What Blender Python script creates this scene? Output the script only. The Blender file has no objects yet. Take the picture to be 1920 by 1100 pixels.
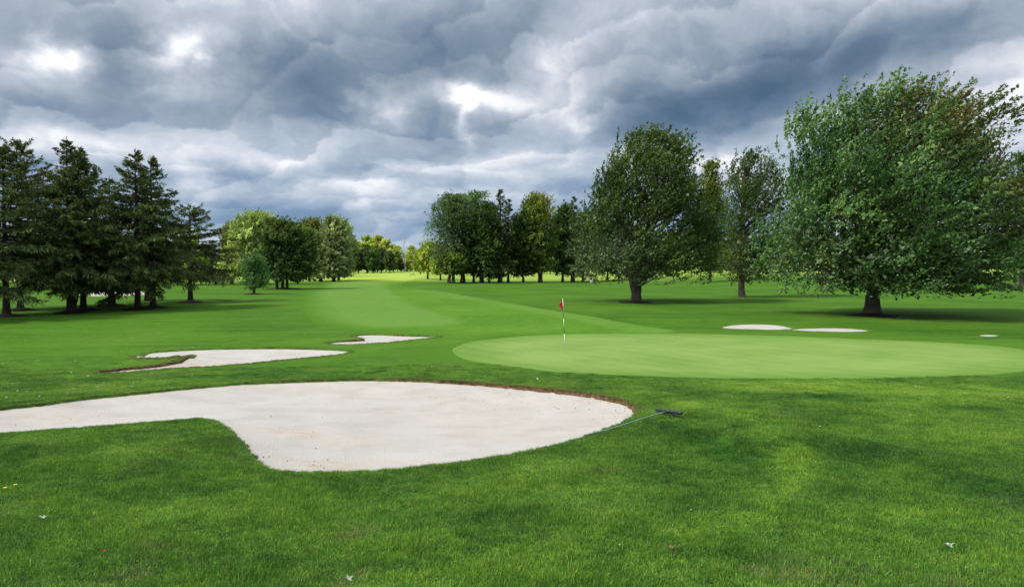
import bpy, math, random
import numpy as np
from mathutils import Vector, geometry

R = math.radians
scene = bpy.context.scene
COL = scene.collection

# ------------------------------------------------------------------ camera
FPX, HORIZ, CAMZ = 1397.0, 502.0, 3.5
PITCH = math.atan((550 - HORIZ) / FPX)
cd = bpy.data.cameras.new('camera')
cam = bpy.data.objects.new('camera', cd)
COL.objects.link(cam)
cd.sensor_width = 36.0
cd.lens = 36.0 * FPX / 1920
cd.clip_end = 6000
cam.location = (0, 0, CAMZ)
cam.rotation_euler = (R(90) - PITCH, 0, 0)
scene.camera = cam

# ------------------------------------------------------------------ light
SUN_EL, SUN_AZ = R(50), R(-112)          # azimuth from +Y (view direction) towards +X
sd = bpy.data.lights.new('sun', 'SUN')
sd.energy = 3.6
sd.angle = R(9)
sd.color = (1.0, 0.955, 0.88)
sun = bpy.data.objects.new('sun', sd)
COL.objects.link(sun)
sdir = Vector((math.sin(SUN_AZ) * math.cos(SUN_EL), math.cos(SUN_AZ) * math.cos(SUN_EL), math.sin(SUN_EL)))
sun.rotation_euler = sdir.to_track_quat('Z', 'Y').to_euler()
sun.location = (0, 0, 60)
scene.view_settings.view_transform = 'Standard'
scene.view_settings.look = 'None'
scene.view_settings.exposure = 0.25
scene.view_settings.gamma = 1
scene.view_settings.use_curve_mapping = False
scene.cycles.max_bounces = 6
scene.cycles.diffuse_bounces = 3
scene.cycles.transmission_bounces = 3
scene.cycles.use_denoising = True


class NT:
    """small helper for node trees"""
    def __init__(s, nt): s.t = nt; s.n = nt.nodes; s.l = nt.links
    def new(s, typ, **kw):
        n = s.n.new(typ)
        for k, v in kw.items(): setattr(n, k, v)
        return n
    def put(s, sock, v):
        if isinstance(v, bpy.types.NodeSocket): s.l.new(v, sock)
        elif v is not None: sock.default_value = v
    def m(s, op, a, b=None, c=None, clamp=False):
        n = s.new('ShaderNodeMath', operation=op, use_clamp=clamp)
        s.put(n.inputs[0], a)
        if b is not None: s.put(n.inputs[1], b)
        if c is not None: s.put(n.inputs[2], c)
        return n.outputs[0]
    def vm(s, op, a, b=None, out=0):
        n = s.new('ShaderNodeVectorMath', operation=op)
        s.put(n.inputs[0], a)
        if b is not None: s.put(n.inputs[1], b)
        return n.outputs[out]
    def noise(s, vec, scale, detail=4, rough=0.5, dist=0.0, col=False):
        n = s.new('ShaderNodeTexNoise')
        s.put(n.inputs['Vector'], vec)
        n.inputs['Scale'].default_value = scale
        n.inputs['Detail'].default_value = detail
        n.inputs['Roughness'].default_value = rough
        n.inputs['Distortion'].default_value = dist
        return n.outputs['Color' if col else 'Fac']
    def mix(s, f, a, b, mode='MIX'):
        n = s.new('ShaderNodeMix', data_type='RGBA', blend_type=mode)
        s.put(n.inputs[0], f); s.put(n.inputs[6], a); s.put(n.inputs[7], b)
        return n.outputs[2]
    def ramp(s, f, stops, interp='LINEAR'):
        n = s.new('ShaderNodeValToRGB')
        cr = n.color_ramp; cr.interpolation = interp
        while len(cr.elements) < len(stops): cr.elements.new(0.5)
        for e, (p, c) in zip(cr.elements, stops):
            e.position = p; e.color = (*c, 1) if len(c) == 3 else c
        s.put(n.inputs[0], f)
        return n.outputs[0]
    def ss(s, x, lo, hi, a=0.0, b=1.0):
        n = s.new('ShaderNodeMapRange', interpolation_type='SMOOTHSTEP')
        s.put(n.inputs[0], x)
        for i, v in zip((1, 2, 3, 4), (lo, hi, a, b)): n.inputs[i].default_value = v
        return n.outputs[0]
    def attr(s, name, typ='GEOMETRY', out='Fac'):
        n = s.new('ShaderNodeAttribute', attribute_name=name, attribute_type=typ)
        return n.outputs[out]


def rgb(*c): return (c[0], c[1], c[2], 1.0)


# ------------------------------------------------------------------ sky
SKY0 = 0.69


def build_world():
    w = bpy.data.worlds.new('World')
    scene.world = w
    w.use_nodes = True
    t = NT(w.node_tree)
    t.n.clear()
    out = t.new('ShaderNodeOutputWorld')
    sky = t.new('ShaderNodeTexSky', sky_type='NISHITA', sun_disc=False)
    sky.sun_elevation = SUN_EL
    sky.sun_rotation = SUN_AZ
    D = t.vm('NORMALIZE', t.new('ShaderNodeTexCoord').outputs['Generated'])
    sx = t.new('ShaderNodeSeparateXYZ'); t.l.new(D, sx.inputs[0])
    x, y, z = sx.outputs
    az = t.m('ARCTAN2', x, y)
    el = t.m('ARCSINE', z)
    zz = t.m('ADD', t.m('MAXIMUM', z, 0.0), 0.11)
    px, py = t.m('DIVIDE', x, zz), t.m('DIVIDE', y, zz)
    cb = t.new('ShaderNodeCombineXYZ'); t.l.new(px, cb.inputs[0]); t.l.new(py, cb.inputs[1])
    P = cb.outputs[0]
    # wobble of the direction so that placed cloud masses get ragged outlines
    c2 = t.new('ShaderNodeCombineXYZ'); t.l.new(az, c2.inputs[0]); t.l.new(t.m('MULTIPLY', t.m('POWER', t.m('MAXIMUM', el, 0.0001), 0.8), 1.25), c2.inputs[1])
    A = c2.outputs[0]
    w1 = t.noise(A, 6.0, 5, 0.58, col=True)
    w2 = t.new('ShaderNodeSeparateXYZ'); t.l.new(w1, w2.inputs[0])
    azw = t.m('MULTIPLY_ADD', t.m('SUBTRACT', w2.outputs[0], 0.5), 0.17, az)
    elw = t.m('MULTIPLY_ADD', t.m('SUBTRACT', w2.outputs[1], 0.5), 0.085, el)
    # (px, py, half width px, half height px, tilt deg, amount)
    blobs = [
        (110, 100, 55, 32, 10, .52), (340, 85, 55, 32, 25, .52), (365, 158, 60, 20, 5, .22), (60, 255, 150, 18, 0, .07),
        (845, 190, 46, 19, -8, .50), (862, 225, 18, 38, 10, .34), (920, 203, 60, 16, 0, .30), (745, 205, 28, 26, 0, .30), (680, 175, 22, 16, 0, .2),
        (575, 295, 110, 38, 0, .13), (1050, 150, 110, 75, 25, .20), (1065, 240, 24, 18, 0, .25), (1000, 310, 90, 35, 0, .06),
        (1430, 270, 190, 30, 14, .12), (1880, 165, 150, 50, 17, .07), (355, 350, 35, 40, 0, .18), (600, 362, 90, 14, 0, .10), (1900, 320, 60, 50, 0, .14),
        (700, 235, 60, 25, 0, .1), (220, 270, 160, 20, -5, .08),
        (560, 140, 190, 60, -6, -.30), (905, 65, 190, 70, 5, -.26), (1290, 205, 180, 40, 14, -.34), (1480, 130, 330, 60, 13, -.26),
        (1780, 60, 240, 50, 12, -.26), (60, 55, 170, 45, 0, -.16), (230, 120, 60, 60, 0, -.14), (600, 205, 100, 25, 0, -.12), (720, 340, 260, 14, 0, -.16),
        (430, 340, 130, 22, 0, -.2), (60, 305, 200, 35, 0, -.16), (640, 400, 300, 10, 0, -.12), (1150, 100, 150, 60, 0, -.06), (700, 430, 220, 10, 0, -.04), (1700, 290, 120, 30, 0, -.05),
        (60, 190, 130, 22, 0, -.16), (960, 150, 60, 30, 0, -.15),
    ]
    tot = None
    for (bx, by, sx_, sy_, tilt, amt) in blobs:
        a0 = math.atan((bx - 960) / FPX)
        e0 = math.atan((HORIZ - by) / FPX * math.cos(a0))
        sa, se = sx_ / FPX * math.cos(a0) ** 2, sy_ / FPX * math.cos(a0)
        ct, st = math.cos(R(tilt)), math.sin(R(tilt))
        da, de = t.m('SUBTRACT', azw, a0), t.m('SUBTRACT', elw, e0)
        u = t.m('ADD', t.m('MULTIPLY', da, ct / sa), t.m('MULTIPLY', de, st / sa))
        v = t.m('ADD', t.m('MULTIPLY', da, -st / se), t.m('MULTIPLY', de, ct / se))
        r2 = t.m('ADD', t.m('MULTIPLY', u, u), t.m('MULTIPLY', v, v))
        g = t.m('MULTIPLY', t.m('EXPONENT', t.m('MULTIPLY', r2, -0.75)), amt)
        tot = g if tot is None else t.m('ADD', tot, g)
    # cloud coordinates: cells flatten towards the horizon
    lv = t.m('MULTIPLY', t.m('LOGARITHM', t.m('ADD', t.m('MAXIMUM', el, 0.0), 0.07), math.e), 0.42)
    c3 = t.new('ShaderNodeCombineXYZ'); t.l.new(az, c3.inputs[0]); t.l.new(lv, c3.inputs[1])
    Q = c3.outputs[0]
    wv = t.vm('SUBTRACT', t.noise(Q, 5.0, 6, 0.6, col=True), (0.5, 0.5, 0.5))
    sc_ = t.new('ShaderNodeVectorMath', operation='SCALE'); t.l.new(wv, sc_.inputs[0]); sc_.inputs['Scale'].default_value = 0.20
    Qw = t.vm('ADD', Q, sc_.outputs[0])

    def puffs(scale, soft):
        v = t.new('ShaderNodeTexVoronoi', feature='SMOOTH_F1', voronoi_dimensions='2D')
        t.l.new(Qw, v.inputs['Vector']); v.inputs['Scale'].default_value = scale; v.inputs['Smoothness'].default_value = soft
        s1 = t.new('ShaderNodeSeparateXYZ'); t.l.new(v.outputs['Position'], s1.inputs[0])
        s2_ = t.new('ShaderNodeSeparateXYZ'); t.l.new(Qw, s2_.inputs[0])
        h = t.m('MULTIPLY', t.m('SUBTRACT', s2_.outputs[1], s1.outputs[1]), scale)
        hx = t.m('MULTIPLY', t.m('SUBTRACT', s1.outputs[0], s2_.outputs[0]), scale * .5)
        return t.m('ADD', h, hx), v.outputs['Distance']
    h1, d1_ = puffs(4.6, .6)
    h2, d2_ = puffs(15.0, .35)
    n1 = t.noise(Q, 2.2, 4, 0.5)
    n2 = t.noise(Qw, 13.0, 7, 0.6)
    B = t.m('ADD', SKY0, tot)
    B = t.m('ADD', B, t.m('MULTIPLY', h1, 0.20))
    B = t.m('ADD', B, t.m('MULTIPLY', h2, 0.115))
    B = t.m('ADD', B, t.m('MULTIPLY', t.m('SUBTRACT', d1_, 0.42), 0.28))
    B = t.m('ADD', B, t.m('MULTIPLY', t.m('SUBTRACT', n1, 0.5), 0.42))
    B = t.m('ADD', B, t.m('MULTIPLY', t.m('SUBTRACT', n2, 0.5), 0.42))
    colr = t.ramp(B, [(0.0, (.075, .135, .215)), (.22, (.130, .200, .295)), (.42, (.225, .300, .400)), (.58, (.362, .425, .515)),
                      (.74, (.53, .59, .685)), (.88, (.78, .81, .88)), (1.0, (1.04, 1.06, 1.10))])
    # low over the horizon thinner, bluer cloud
    low = t.ss(el, 0.05, 0.24, 1.0, 0.0)
    Bl = t.m('SUBTRACT', B, 0.045)
    bl = t.ramp(Bl, [(0.2, (.125, .225, .37)), (.45, (.205, .325, .50)), (.62, (.35, .46, .61)), (.78, (.58, .66, .77)), (.9, (.82, .87, .93)), (1, (.98, 1.0, 1.03))])
    colr = t.mix(t.m('MULTIPLY', low, 0.9), colr, bl)
    # clear sky showing through small gaps
    gap = t.m('MULTIPLY', t.ss(t.noise(P, 0.8, 3, .5), 0.64, 0.70), 0.35)
    # overcast skies brighten towards the zenith
    zen = t.m('MULTIPLY_ADD', t.ss(z, 0.25, 1.0), 0.85, 0.84)
    zc = t.new('ShaderNodeCombineXYZ')
    for i in range(3): t.l.new(zen, zc.inputs[i])
    colr = t.mix(1.0, colr, zc.outputs[0], 'MULTIPLY')
    b1 = t.new('ShaderNodeBackground'); t.l.new(colr, b1.inputs[0]); b1.inputs[1].default_value = 1.0
    b2 = t.new('ShaderNodeBackground'); t.l.new(sky.outputs[0], b2.inputs[0]); b2.inputs[1].default_value = 0.09
    mx = t.new('ShaderNodeMixShader')
    t.l.new(gap, mx.inputs[0]); t.l.new(b1.outputs[0], mx.inputs[1]); t.l.new(b2.outputs[0], mx.inputs[2])
    t.l.new(mx.outputs[0], out.inputs[0])
    w.cycles.sampling_method = 'MANUAL'
    w.cycles.sample_map_resolution = 512


build_world()

# ------------------------------------------------------------------ terrain
_py = np.array([-4000, -3, 0, 3, 5.85, 8, 11, 15, 20, 27, 35, 60, 120, 180, 240, 330, 420, 700, 4000], float)
_pz = np.array([1.9, 1.9, 1.88, 1.55, 1.02, .80, .60, .44, .24, .06, 0, 0, 0, .02, .45, 1.15, 1.75, 2.9, 3.2], float)
_sy = np.linspace(-60, 900, 9601)
_sz = np.interp(_sy, _py, _pz)


def _smooth(z, n):
    k = np.hanning(n); k /= k.sum()
    return np.convolve(np.pad(z, n, mode='edge'), k, 'same')[n:-n]


_near, _far = _smooth(_sz, 31), _smooth(_sz, 401)
_wb = np.clip((_sy - 30) / 40, 0, 1)
_sz = _near * (1 - _wb) + _far * _wb


def ssn(x, a, b):
    t = np.clip((x - a) / (b - a), 0, 1)
    return t * t * (3 - 2 * t)


BUMPS = []  # (x, y, sx, sy, angle, height)


def H(x, y):
    x = np.asarray(x, float); y = np.asarray(y, float)
    z = np.interp(y, _sy, _sz)
    z = z + 1.5 * ssn(x, 20, 60) * ssn(y, 95, 185) * (1 - 0.6 * ssn(y, 190, 300))
    z = z - 0.5 * ssn(-x, 30, 90) * ssn(y, 40, 120)
    a = np.exp(-np.maximum(y - 60, 0) / 60.)
    z = z + 0.045 * np.sin(x * .31 + 1.2) * np.sin(y * .27 + .5) * a
    z = z + 0.022 * np.sin(x * .9 + y * .35 + .7) * np.sin(y * .8 - x * .25) * np.exp(-np.maximum(y - 30, 0) / 15.)
    z = z + 0.16 * np.sin(x * .045) * np.sin(y * .05 + 1.0) * ssn(y, 45, 90) * (1 - ssn(y, 150, 220))
    for (bx, by, sx_, sy_, an, h) in BUMPS:
        c, s = math.cos(an), math.sin(an)
        u = ((x - bx) * c + (y - by) * s) / sx_
        v = (-(x - bx) * s + (y - by) * c) / sy_
        z = z + h * np.exp(-0.5 * (u * u + v * v))
    return z


def G(px, py):
    """the ground point seen at a place of the photograph (1920 x 1100)"""
    a, b = (px - 960) / FPX, (550 - py) / FPX
    dy = math.cos(PITCH) + b * math.sin(PITCH)
    dz = -math.sin(PITCH) + b * math.cos(PITCH)
    ts = np.geomspace(2.0, 900, 3000)
    f = CAMZ + dz * ts - H(a * ts, dy * ts)
    i = np.argmax(f < 0)
    if f[i] >= 0: i = len(ts) - 1
    lo, hi = ts[max(i - 1, 0)], ts[i]
    for _ in range(30):
        m = .5 * (lo + hi)
        if CAMZ + dz * m - float(H(a * m, dy * m)) < 0: hi = m
        else: lo = m
    return a * hi, dy * hi, float(H(a * hi, dy * hi))


_b = []
for (px, py, sx_, sy_, an, h) in [
        (1330, 795, 1.3, .7, .3, .22), (1470, 840, 1.5, .75, -.7, .28), (1330, 975, 1.6, .5, .25, .10), (700, 697, 3.5, .9, .05, .14),
        (262, 677, 2.6, .55, .06, .22), (800, 640, 2.5, 1.2, 0, .10), (1700, 760, 3, 1.2, 0, .09), (1560, 745, .8, .5, 0, .07),
        (180, 850, 2.5, 1.2, .1, .07), (1560, 623, 6, 1.4, -.1, .10), (1250, 745, 1.6, 1.1, 0, .08), (1850, 900, 1.6, 1.0, 0, .07)]:
    gx, gy, _ = G(px, py)
    _b.append((gx, gy, sx_, sy_, an, h))
BUMPS += _b


def smooth_poly(pts, per=6, jit=0.0, seed=1, closed=True):
    p = np.array(pts, float); n = len(p); out = []
    for i in range(n):
        p0, p1, p2, p3 = p[(i - 1) % n], p[i], p[(i + 1) % n], p[(i + 2) % n]
        for k in range(per):
            t = k / per
            out.append(.5 * ((2 * p1) + (-p0 + p2) * t + (2 * p0 - 5 * p1 + 4 * p2 - p3) * t * t + (-p0 + 3 * p1 - 3 * p2 + p3) * t ** 3))
    out = np.array(out)
    if jit:
        rng = np.random.default_rng(seed)
        k = rng.normal(0, 1, out.shape)
        k = (k + np.roll(k, 1, 0)) / 2
        out = out + k * jit
    return out


def ground_poly(pts, per=6, jit=0.0, seed=1):
    w = [G(*p)[:2] for p in pts]
    return smooth_poly(w, per, jit, seed)


def poly_sdf(P, x, y):
    """signed distance, negative inside"""
    x = np.asarray(x, float).ravel(); y = np.asarray(y, float).ravel()
    out = np.full(x.shape, 1e9)
    inside = np.zeros(x.shape, bool)
    a, b = P, np.roll(P, -1, 0)
    for (ax, ay), (bx, by) in zip(a, b):
        ex, ey = bx - ax, by - ay
        L = ex * ex + ey * ey + 1e-12
        t = np.clip(((x - ax) * ex + (y - ay) * ey) / L, 0, 1)
        d = (x - ax - t * ex) ** 2 + (y - ay - t * ey) ** 2
        np.minimum(out, d, out)
        c = (ay > y) != (by > y)
        if c.any():
            xi = ax + (y - ay) * ex / (ey if abs(ey) > 1e-12 else 1e-12)
            inside ^= c & (x < xi)
    out = np.sqrt(out)
    return np.where(inside, -out, out)


BUNKERS = {
    'A': dict(pts=[(-170, 790), (-60, 772), (0, 765), (70, 757), (150, 746), (250, 736), (345, 727), (440, 719), (560, 713), (700, 710), (800, 712), (900, 717),
                   (1000, 726), (1080, 734), (1150, 745), (1186, 757), (1196, 770), (1188, 783), (1165, 795), (1130, 808), (1095, 821), (1040, 836),
                   (960, 852), (860, 868), (760, 880), (660, 886), (590, 888), (535, 887), (500, 880), (481, 868), (466, 850), (450, 828), (428, 804),
                   (402, 791), (372, 786), (320, 790), (240, 796), (150, 803), (60, 810), (0, 814), (-80, 818), (-165, 812)],
              lip=.085, bowl=.26, per=9, jit=.022,
              label='large white sand bunker in the foreground with a grass notch in its near side'),
    'B': dict(pts=[(254, 667), (275, 662.5), (310, 658.5), (360, 655.5), (430, 653.5), (520, 652.5), (600, 654), (640, 656), (658, 659), (640, 663.5), (600, 668),
                   (540, 673.5), (470, 680.5), (400, 686), (330, 690), (250, 696), (205, 699), (172, 698), (190, 695), (235, 690), (280, 686), (318, 680),
                   (344, 672), (366, 667), (350, 666.5), (325, 668), (290, 670), (265, 670)],
              lip=.07, bowl=.10, per=6, jit=.03, label='white sand bunker hooked round a tongue of grass with an eroded brown lip'),
    'C': dict(pts=[(612, 643), (640, 639), (668, 636.5), (684, 635), (664, 630.5), (676, 627.5), (710, 626.5), (760, 628), (800, 629.5), (824, 631), (795, 634.5),
                   (745, 639.5), (695, 643.5), (650, 645.5), (625, 645)],
              lip=.10, bowl=.12, per=5, jit=.02, label='small pointed sand bunker between the hooked bunker and the putting green'),
    'D': dict(pts=[(1353, 613), (1370, 609.5), (1400, 607.5), (1440, 608), (1470, 611), (1488, 615.5), (1460, 618), (1400, 617), (1362, 615.5)],
              lip=.05, bowl=.05, per=5, jit=.02, label='oval white bunker beyond the green, left and larger of the pair before the huge maple'),
    'E': dict(pts=[(1484, 617.2), (1530, 615), (1570, 614.8), (1610, 617), (1629, 620.3), (1590, 622), (1540, 621.2), (1505, 620)],
              lip=.04, bowl=.04, per=5, jit=.02, label='thin white bunker beyond the green, right in front of the big maple trunk'),
    'F': dict(pts=[(1834, 628.6), (1850, 627.4), (1874, 628.8), (1860, 630.6), (1842, 630)],
              lip=.02, bowl=.02, per=4, jit=.01, label='tiny sliver of white sand near the right edge of the putting green'),
    'K': dict(pts=[(140, 551), (165, 547.5), (215, 546.5), (262, 546.5), (280, 549.5), (262, 553.5), (215, 554.5), (160, 555)],
              lip=.03, bowl=.04, per=4, jit=.02, label='pinkish sand bunker glimpsed between the trunks under the left spruces'),
}
for k in BUNKERS.values():
    k['poly'] = ground_poly(k['pts'], k['per'], k['jit'], 5)

GREEN = ground_poly([(848, 656), (868, 645), (900, 638), (960, 631.5), (1040, 627), (1130, 625), (1250, 625), (1330, 626), (1480, 630), (1600, 635), (1750, 641), (1850, 647),
                     (1925, 656), (1990, 668), (1985, 684), (1900, 698), (1800, 704), (1650, 708), (1450, 709), (1250, 706), (1100, 700), (1000, 692), (920, 682), (868, 672)], 6)
FAIRWAY = ground_poly([(800, 512.5), (752, 532), (820, 545), (930, 564), (1050, 584), (1150, 601), (1265, 621), (1130, 624), (1030, 627), (950, 632), (890, 639), (850, 636),
                       (790, 627), (690, 625), (620, 618), (585, 602), (566, 580), (566, 556), (585, 540), (625, 526), (660, 518), (690, 512.5)], 4)
STRIPE = ground_poly([(600, 538), (640, 529), (712, 531), (740, 553), (790, 577), (865, 603), (760, 611), (660, 609), (592, 594), (578, 568)], 4)
STRIPE2 = ground_poly([(745, 533), (820, 545), (930, 564), (1050, 584), (1150, 601), (1265, 621), (1190, 621), (1080, 600), (980, 582), (870, 562), (790, 547)], 3)


def mesh_obj(name, V, F, mat=None, parent=None, smooth=False, link=True):
    me = bpy.data.meshes.new(name)
    V = np.asarray(V, np.float32)
    F = np.asarray(F, np.int32)
    me.vertices.add(len(V)); me.vertices.foreach_set('co', V.ravel())
    k = F.shape[1]
    me.loops.add(F.size); me.loops.foreach_set('vertex_index', F.ravel())
    me.polygons.add(len(F))
    me.polygons.foreach_set('loop_start', np.arange(0, F.size, k, dtype=np.int32))
    me.polygons.foreach_set('loop_total', np.full(len(F), k, np.int32))
    me.update(calc_edges=True)
    if smooth: me.polygons.foreach_set('use_smooth', np.ones(len(F), bool))
    if mat: me.materials.append(mat)
    o = bpy.data.objects.new(name, me)
    if link: COL.objects.link(o)
    if parent: o.parent = parent
    return o


def fattr(o, name, vals):
    a = o.data.attributes.new(name, 'FLOAT', 'POINT')
    a.data.foreach_set('value', np.asarray(vals, np.float32))


def cattr(o, vals):
    a = o.data.attributes.new('leaf_col', 'FLOAT_COLOR', 'POINT')
    v = np.ones((len(vals), 4), np.float32); v[:, :3] = vals
    a.data.foreach_set('color', v.ravel())


def tag(o, label=None, cat=None, group=None, kind=None):
    if label: o['label'] = label
    if cat: o['category'] = cat
    if group: o['group'] = group
    if kind: o['kind'] = kind
    return o


def empty(name, loc, rz=0.0):
    o = bpy.data.objects.new(name, None); COL.objects.link(o)
    o.location = loc; o.rotation_euler = (0, 0, rz); o.empty_display_size = .3
    return o


# ------------------------------------------------------------------ materials
def grass_group():
    """colour of rough turf from its place on the ground"""
    g = bpy.data.node_groups.new('turf_colour', 'ShaderNodeTree')
    g.interface.new_socket('Color', in_out='OUTPUT', socket_type='NodeSocketColor')
    t = NT(g)
    o = t.new('NodeGroupOutput')
    pos = t.new('ShaderNodeNewGeometry').outputs['Position']
    mp = t.new('ShaderNodeMapping'); t.l.new(pos, mp.inputs[0]); mp.inputs['Scale'].default_value = (1, 1, 0)
    P = mp.outputs[0]
    a = t.noise(P, .16, 4, .55, .5)
    b = t.noise(P, .75, 5, .62, .6)
    c = t.noise(P, 4.5, 4, .6, .3)
    c9 = t.noise(P, 16, 3, .6)
    f = t.m('ADD', t.m('ADD', t.m('MULTIPLY', a, .25), t.m('MULTIPLY', c9, .15)), t.m('ADD', t.m('MULTIPLY', b, .36), t.m('MULTIPLY', c, .24)))
    col = t.ramp(f, [(.35, (.022, .066, .009)), (.44, (.048, .130, .014)), (.50, (.080, .188, .018)), (.56, (.120, .240, .024)), (.64, (.19, .31, .044))])
    # straw-coloured thin spots
    d = t.noise(P, .55, 5, .65, .8)
    e = t.noise(P, 7, 3, .7)
    dry = t.m('MULTIPLY', t.ss(d, .56, .70), t.ss(e, .38, .62))
    col = t.mix(t.m('MULTIPLY', dry, .55), col, rgb(.19, .17, .075))
    # mossy dark patches
    m_ = t.ss(t.noise(P, 1.5, 3, .6, 1.0), .64, .72)
    col = t.mix(t.m('MULTIPLY', m_, .4), col, rgb(.012, .05, .012))
    t.l.new(col, o.inputs[0])
    return g


TURF = grass_group()


def new_mat(name):
    m = bpy.data.materials.new(name); m.use_nodes = True
    t = NT(m.node_tree)
    bs = t.n['Principled BSDF']
    return m, t, bs


def tinted(t, col, tint):
    f = t.new('ShaderNodeCombineXYZ')
    for i, a in enumerate((.55, .36, .30)): t.l.new(t.m('MAXIMUM', t.m('MULTIPLY_ADD', tint, a, .93), .3), f.inputs[i])
    return t.mix(1.0, col, f.outputs[0], 'MULTIPLY')


def mat_turf():
    m, t, bs = new_mat('rough_turf')
    pos = t.new('ShaderNodeNewGeometry').outputs['Position']
    g = t.new('ShaderNodeGroup'); g.node_tree = TURF
    base = g.outputs[0]
    base = t.mix(1.0, base, rgb(.80, .80, .80), 'MULTIPLY')
    # smoother, evener lawn further out: mown bands
    sx = t.new('ShaderNodeSeparateXYZ'); t.l.new(pos, sx.inputs[0])
    x, y = sx.outputs[0], sx.outputs[1]
    wob = t.noise(pos, .05, 2)
    w = t.m('ADD', t.m('ADD', t.m('MULTIPLY', x, .62), t.m('MULTIPLY', y, .28)), t.m('MULTIPLY', wob, 9))
    band = t.ss(t.m('SINE', t.m('MULTIPLY', w, .75)), -.45, .45)
    fine = t.noise(pos, 1.6, 6, .78)
    patch = t.noise(pos, .09, 4, .6, .6)
    lawn = t.ramp(patch, [(.3, (.038, .106, .008)), (.5, (.060, .150, .011)), (.68, (.088, .186, .017))])
    lawn = t.mix(t.m('MULTIPLY', band, .22), lawn, rgb(.092, .186, .026))
    lawn = t.mix(t.m('MULTIPLY', t.ss(fine, .42, .68), .38), lawn, rgb(.092, .180, .024))
    lawn = t.mix(t.m('MULTIPLY', t.ss(fine, .55, .30), .34), lawn, rgb(.024, .078, .009))
    mp2 = t.new('ShaderNodeMapping'); t.l.new(pos, mp2.inputs[0]); mp2.inputs['Rotation'].default_value = (0, 0, R(24)); mp2.inputs['Scale'].default_value = (.12, 1, 0)
    sk = t.noise(mp2.outputs[0], .9, 5, .65, .3)
    lawn = t.mix(t.m('MULTIPLY', t.ss(sk, .50, .64), .45), lawn, rgb(.098, .198, .024))
    lawn = t.mix(t.m('MULTIPLY', t.ss(sk, .48, .36), .35), lawn, rgb(.030, .095, .008))
    far = t.ss(y, 17, 34)
    base = t.mix(far, base, lawn)
    # sunlight on the far part of the hole, painted into the turf colour
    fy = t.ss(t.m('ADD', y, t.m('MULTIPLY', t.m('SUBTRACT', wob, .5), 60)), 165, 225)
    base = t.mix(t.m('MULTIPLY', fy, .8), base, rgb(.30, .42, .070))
    # worn ring at bunker rims
    dry = t.attr('dry')
    nn = t.noise(pos, 5, 5, .7)
    base = t.mix(t.m('MULTIPLY', dry, t.ss(nn, .35, .6)), base, rgb(.13, .115, .048))
    apron = t.attr('apron')
    base = t.mix(t.m('MULTIPLY', apron, .75), base, rgb(.075, .168, .017))
    base = tinted(t, base, t.attr('tint'))
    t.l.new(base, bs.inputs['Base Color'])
    bs.inputs['Roughness'].default_value = .85
    bs.inputs['Specular IOR Level'].default_value = .03
    bp = t.new('ShaderNodeBump'); bp.inputs['Strength'].default_value = .8; bp.inputs['Distance'].default_value = .05
    hh = t.m('ADD', t.noise(pos, 7, 5, .75), t.m('MULTIPLY', t.noise(pos, 1.2, 3, .6), 1.4))
    t.l.new(hh, bp.inputs['Height']); t.l.new(bp.outputs[0], bs.inputs['Normal'])
    return m


def mat_green():
    m, t, bs = new_mat('putting_turf')
    pos = t.new('ShaderNodeNewGeometry').outputs['Position']
    n = t.noise(pos, .28, 5, .6, .4)
    col = t.ramp(n, [(.3, (.134, .228, .048)), (.5, (.166, .266, .060)), (.7, (.202, .298, .078))])
    f = t.noise(pos, 9, 4, .7)
    col = t.mix(t.m('MULTIPLY', t.ss(f, .4, .7), .18), col, rgb(.23, .345, .11))
    edge = t.attr('edge')
    col = t.mix(t.m('MULTIPLY', edge, .75), col, rgb(.095, .195, .026))
    # faint mower bands and old ball marks
    mpg = t.new('ShaderNodeMapping'); t.l.new(pos, mpg.inputs[0]); mpg.inputs['Rotation'].default_value = (0, 0, R(-32))
    sg_ = t.new('ShaderNodeSeparateXYZ'); t.l.new(mpg.outputs[0], sg_.inputs[0])
    bd = t.ss(t.m('SINE', t.m('MULTIPLY', sg_.outputs[0], 5.2)), -.4, .4)
    col = t.mix(t.m('MULTIPLY', bd, .10), col, rgb(.25, .36, .11))
    bm = t.ss(t.noise(pos, 3.2, 2, .5), .70, .74)
    col = t.mix(t.m('MULTIPLY', bm, .22), col, rgb(.10, .17, .04))
    t.l.new(col, bs.inputs['Base Color'])
    bs.inputs['Roughness'].default_value = .95; bs.inputs['Specular IOR Level'].default_value = .03
    bp = t.new('ShaderNodeBump'); bp.inputs['Strength'].default_value = .25; bp.inputs['Distance'].default_value = .02
    t.l.new(f, bp.inputs['Height']); t.l.new(bp.outputs[0], bs.inputs['Normal'])
    return m


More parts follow.
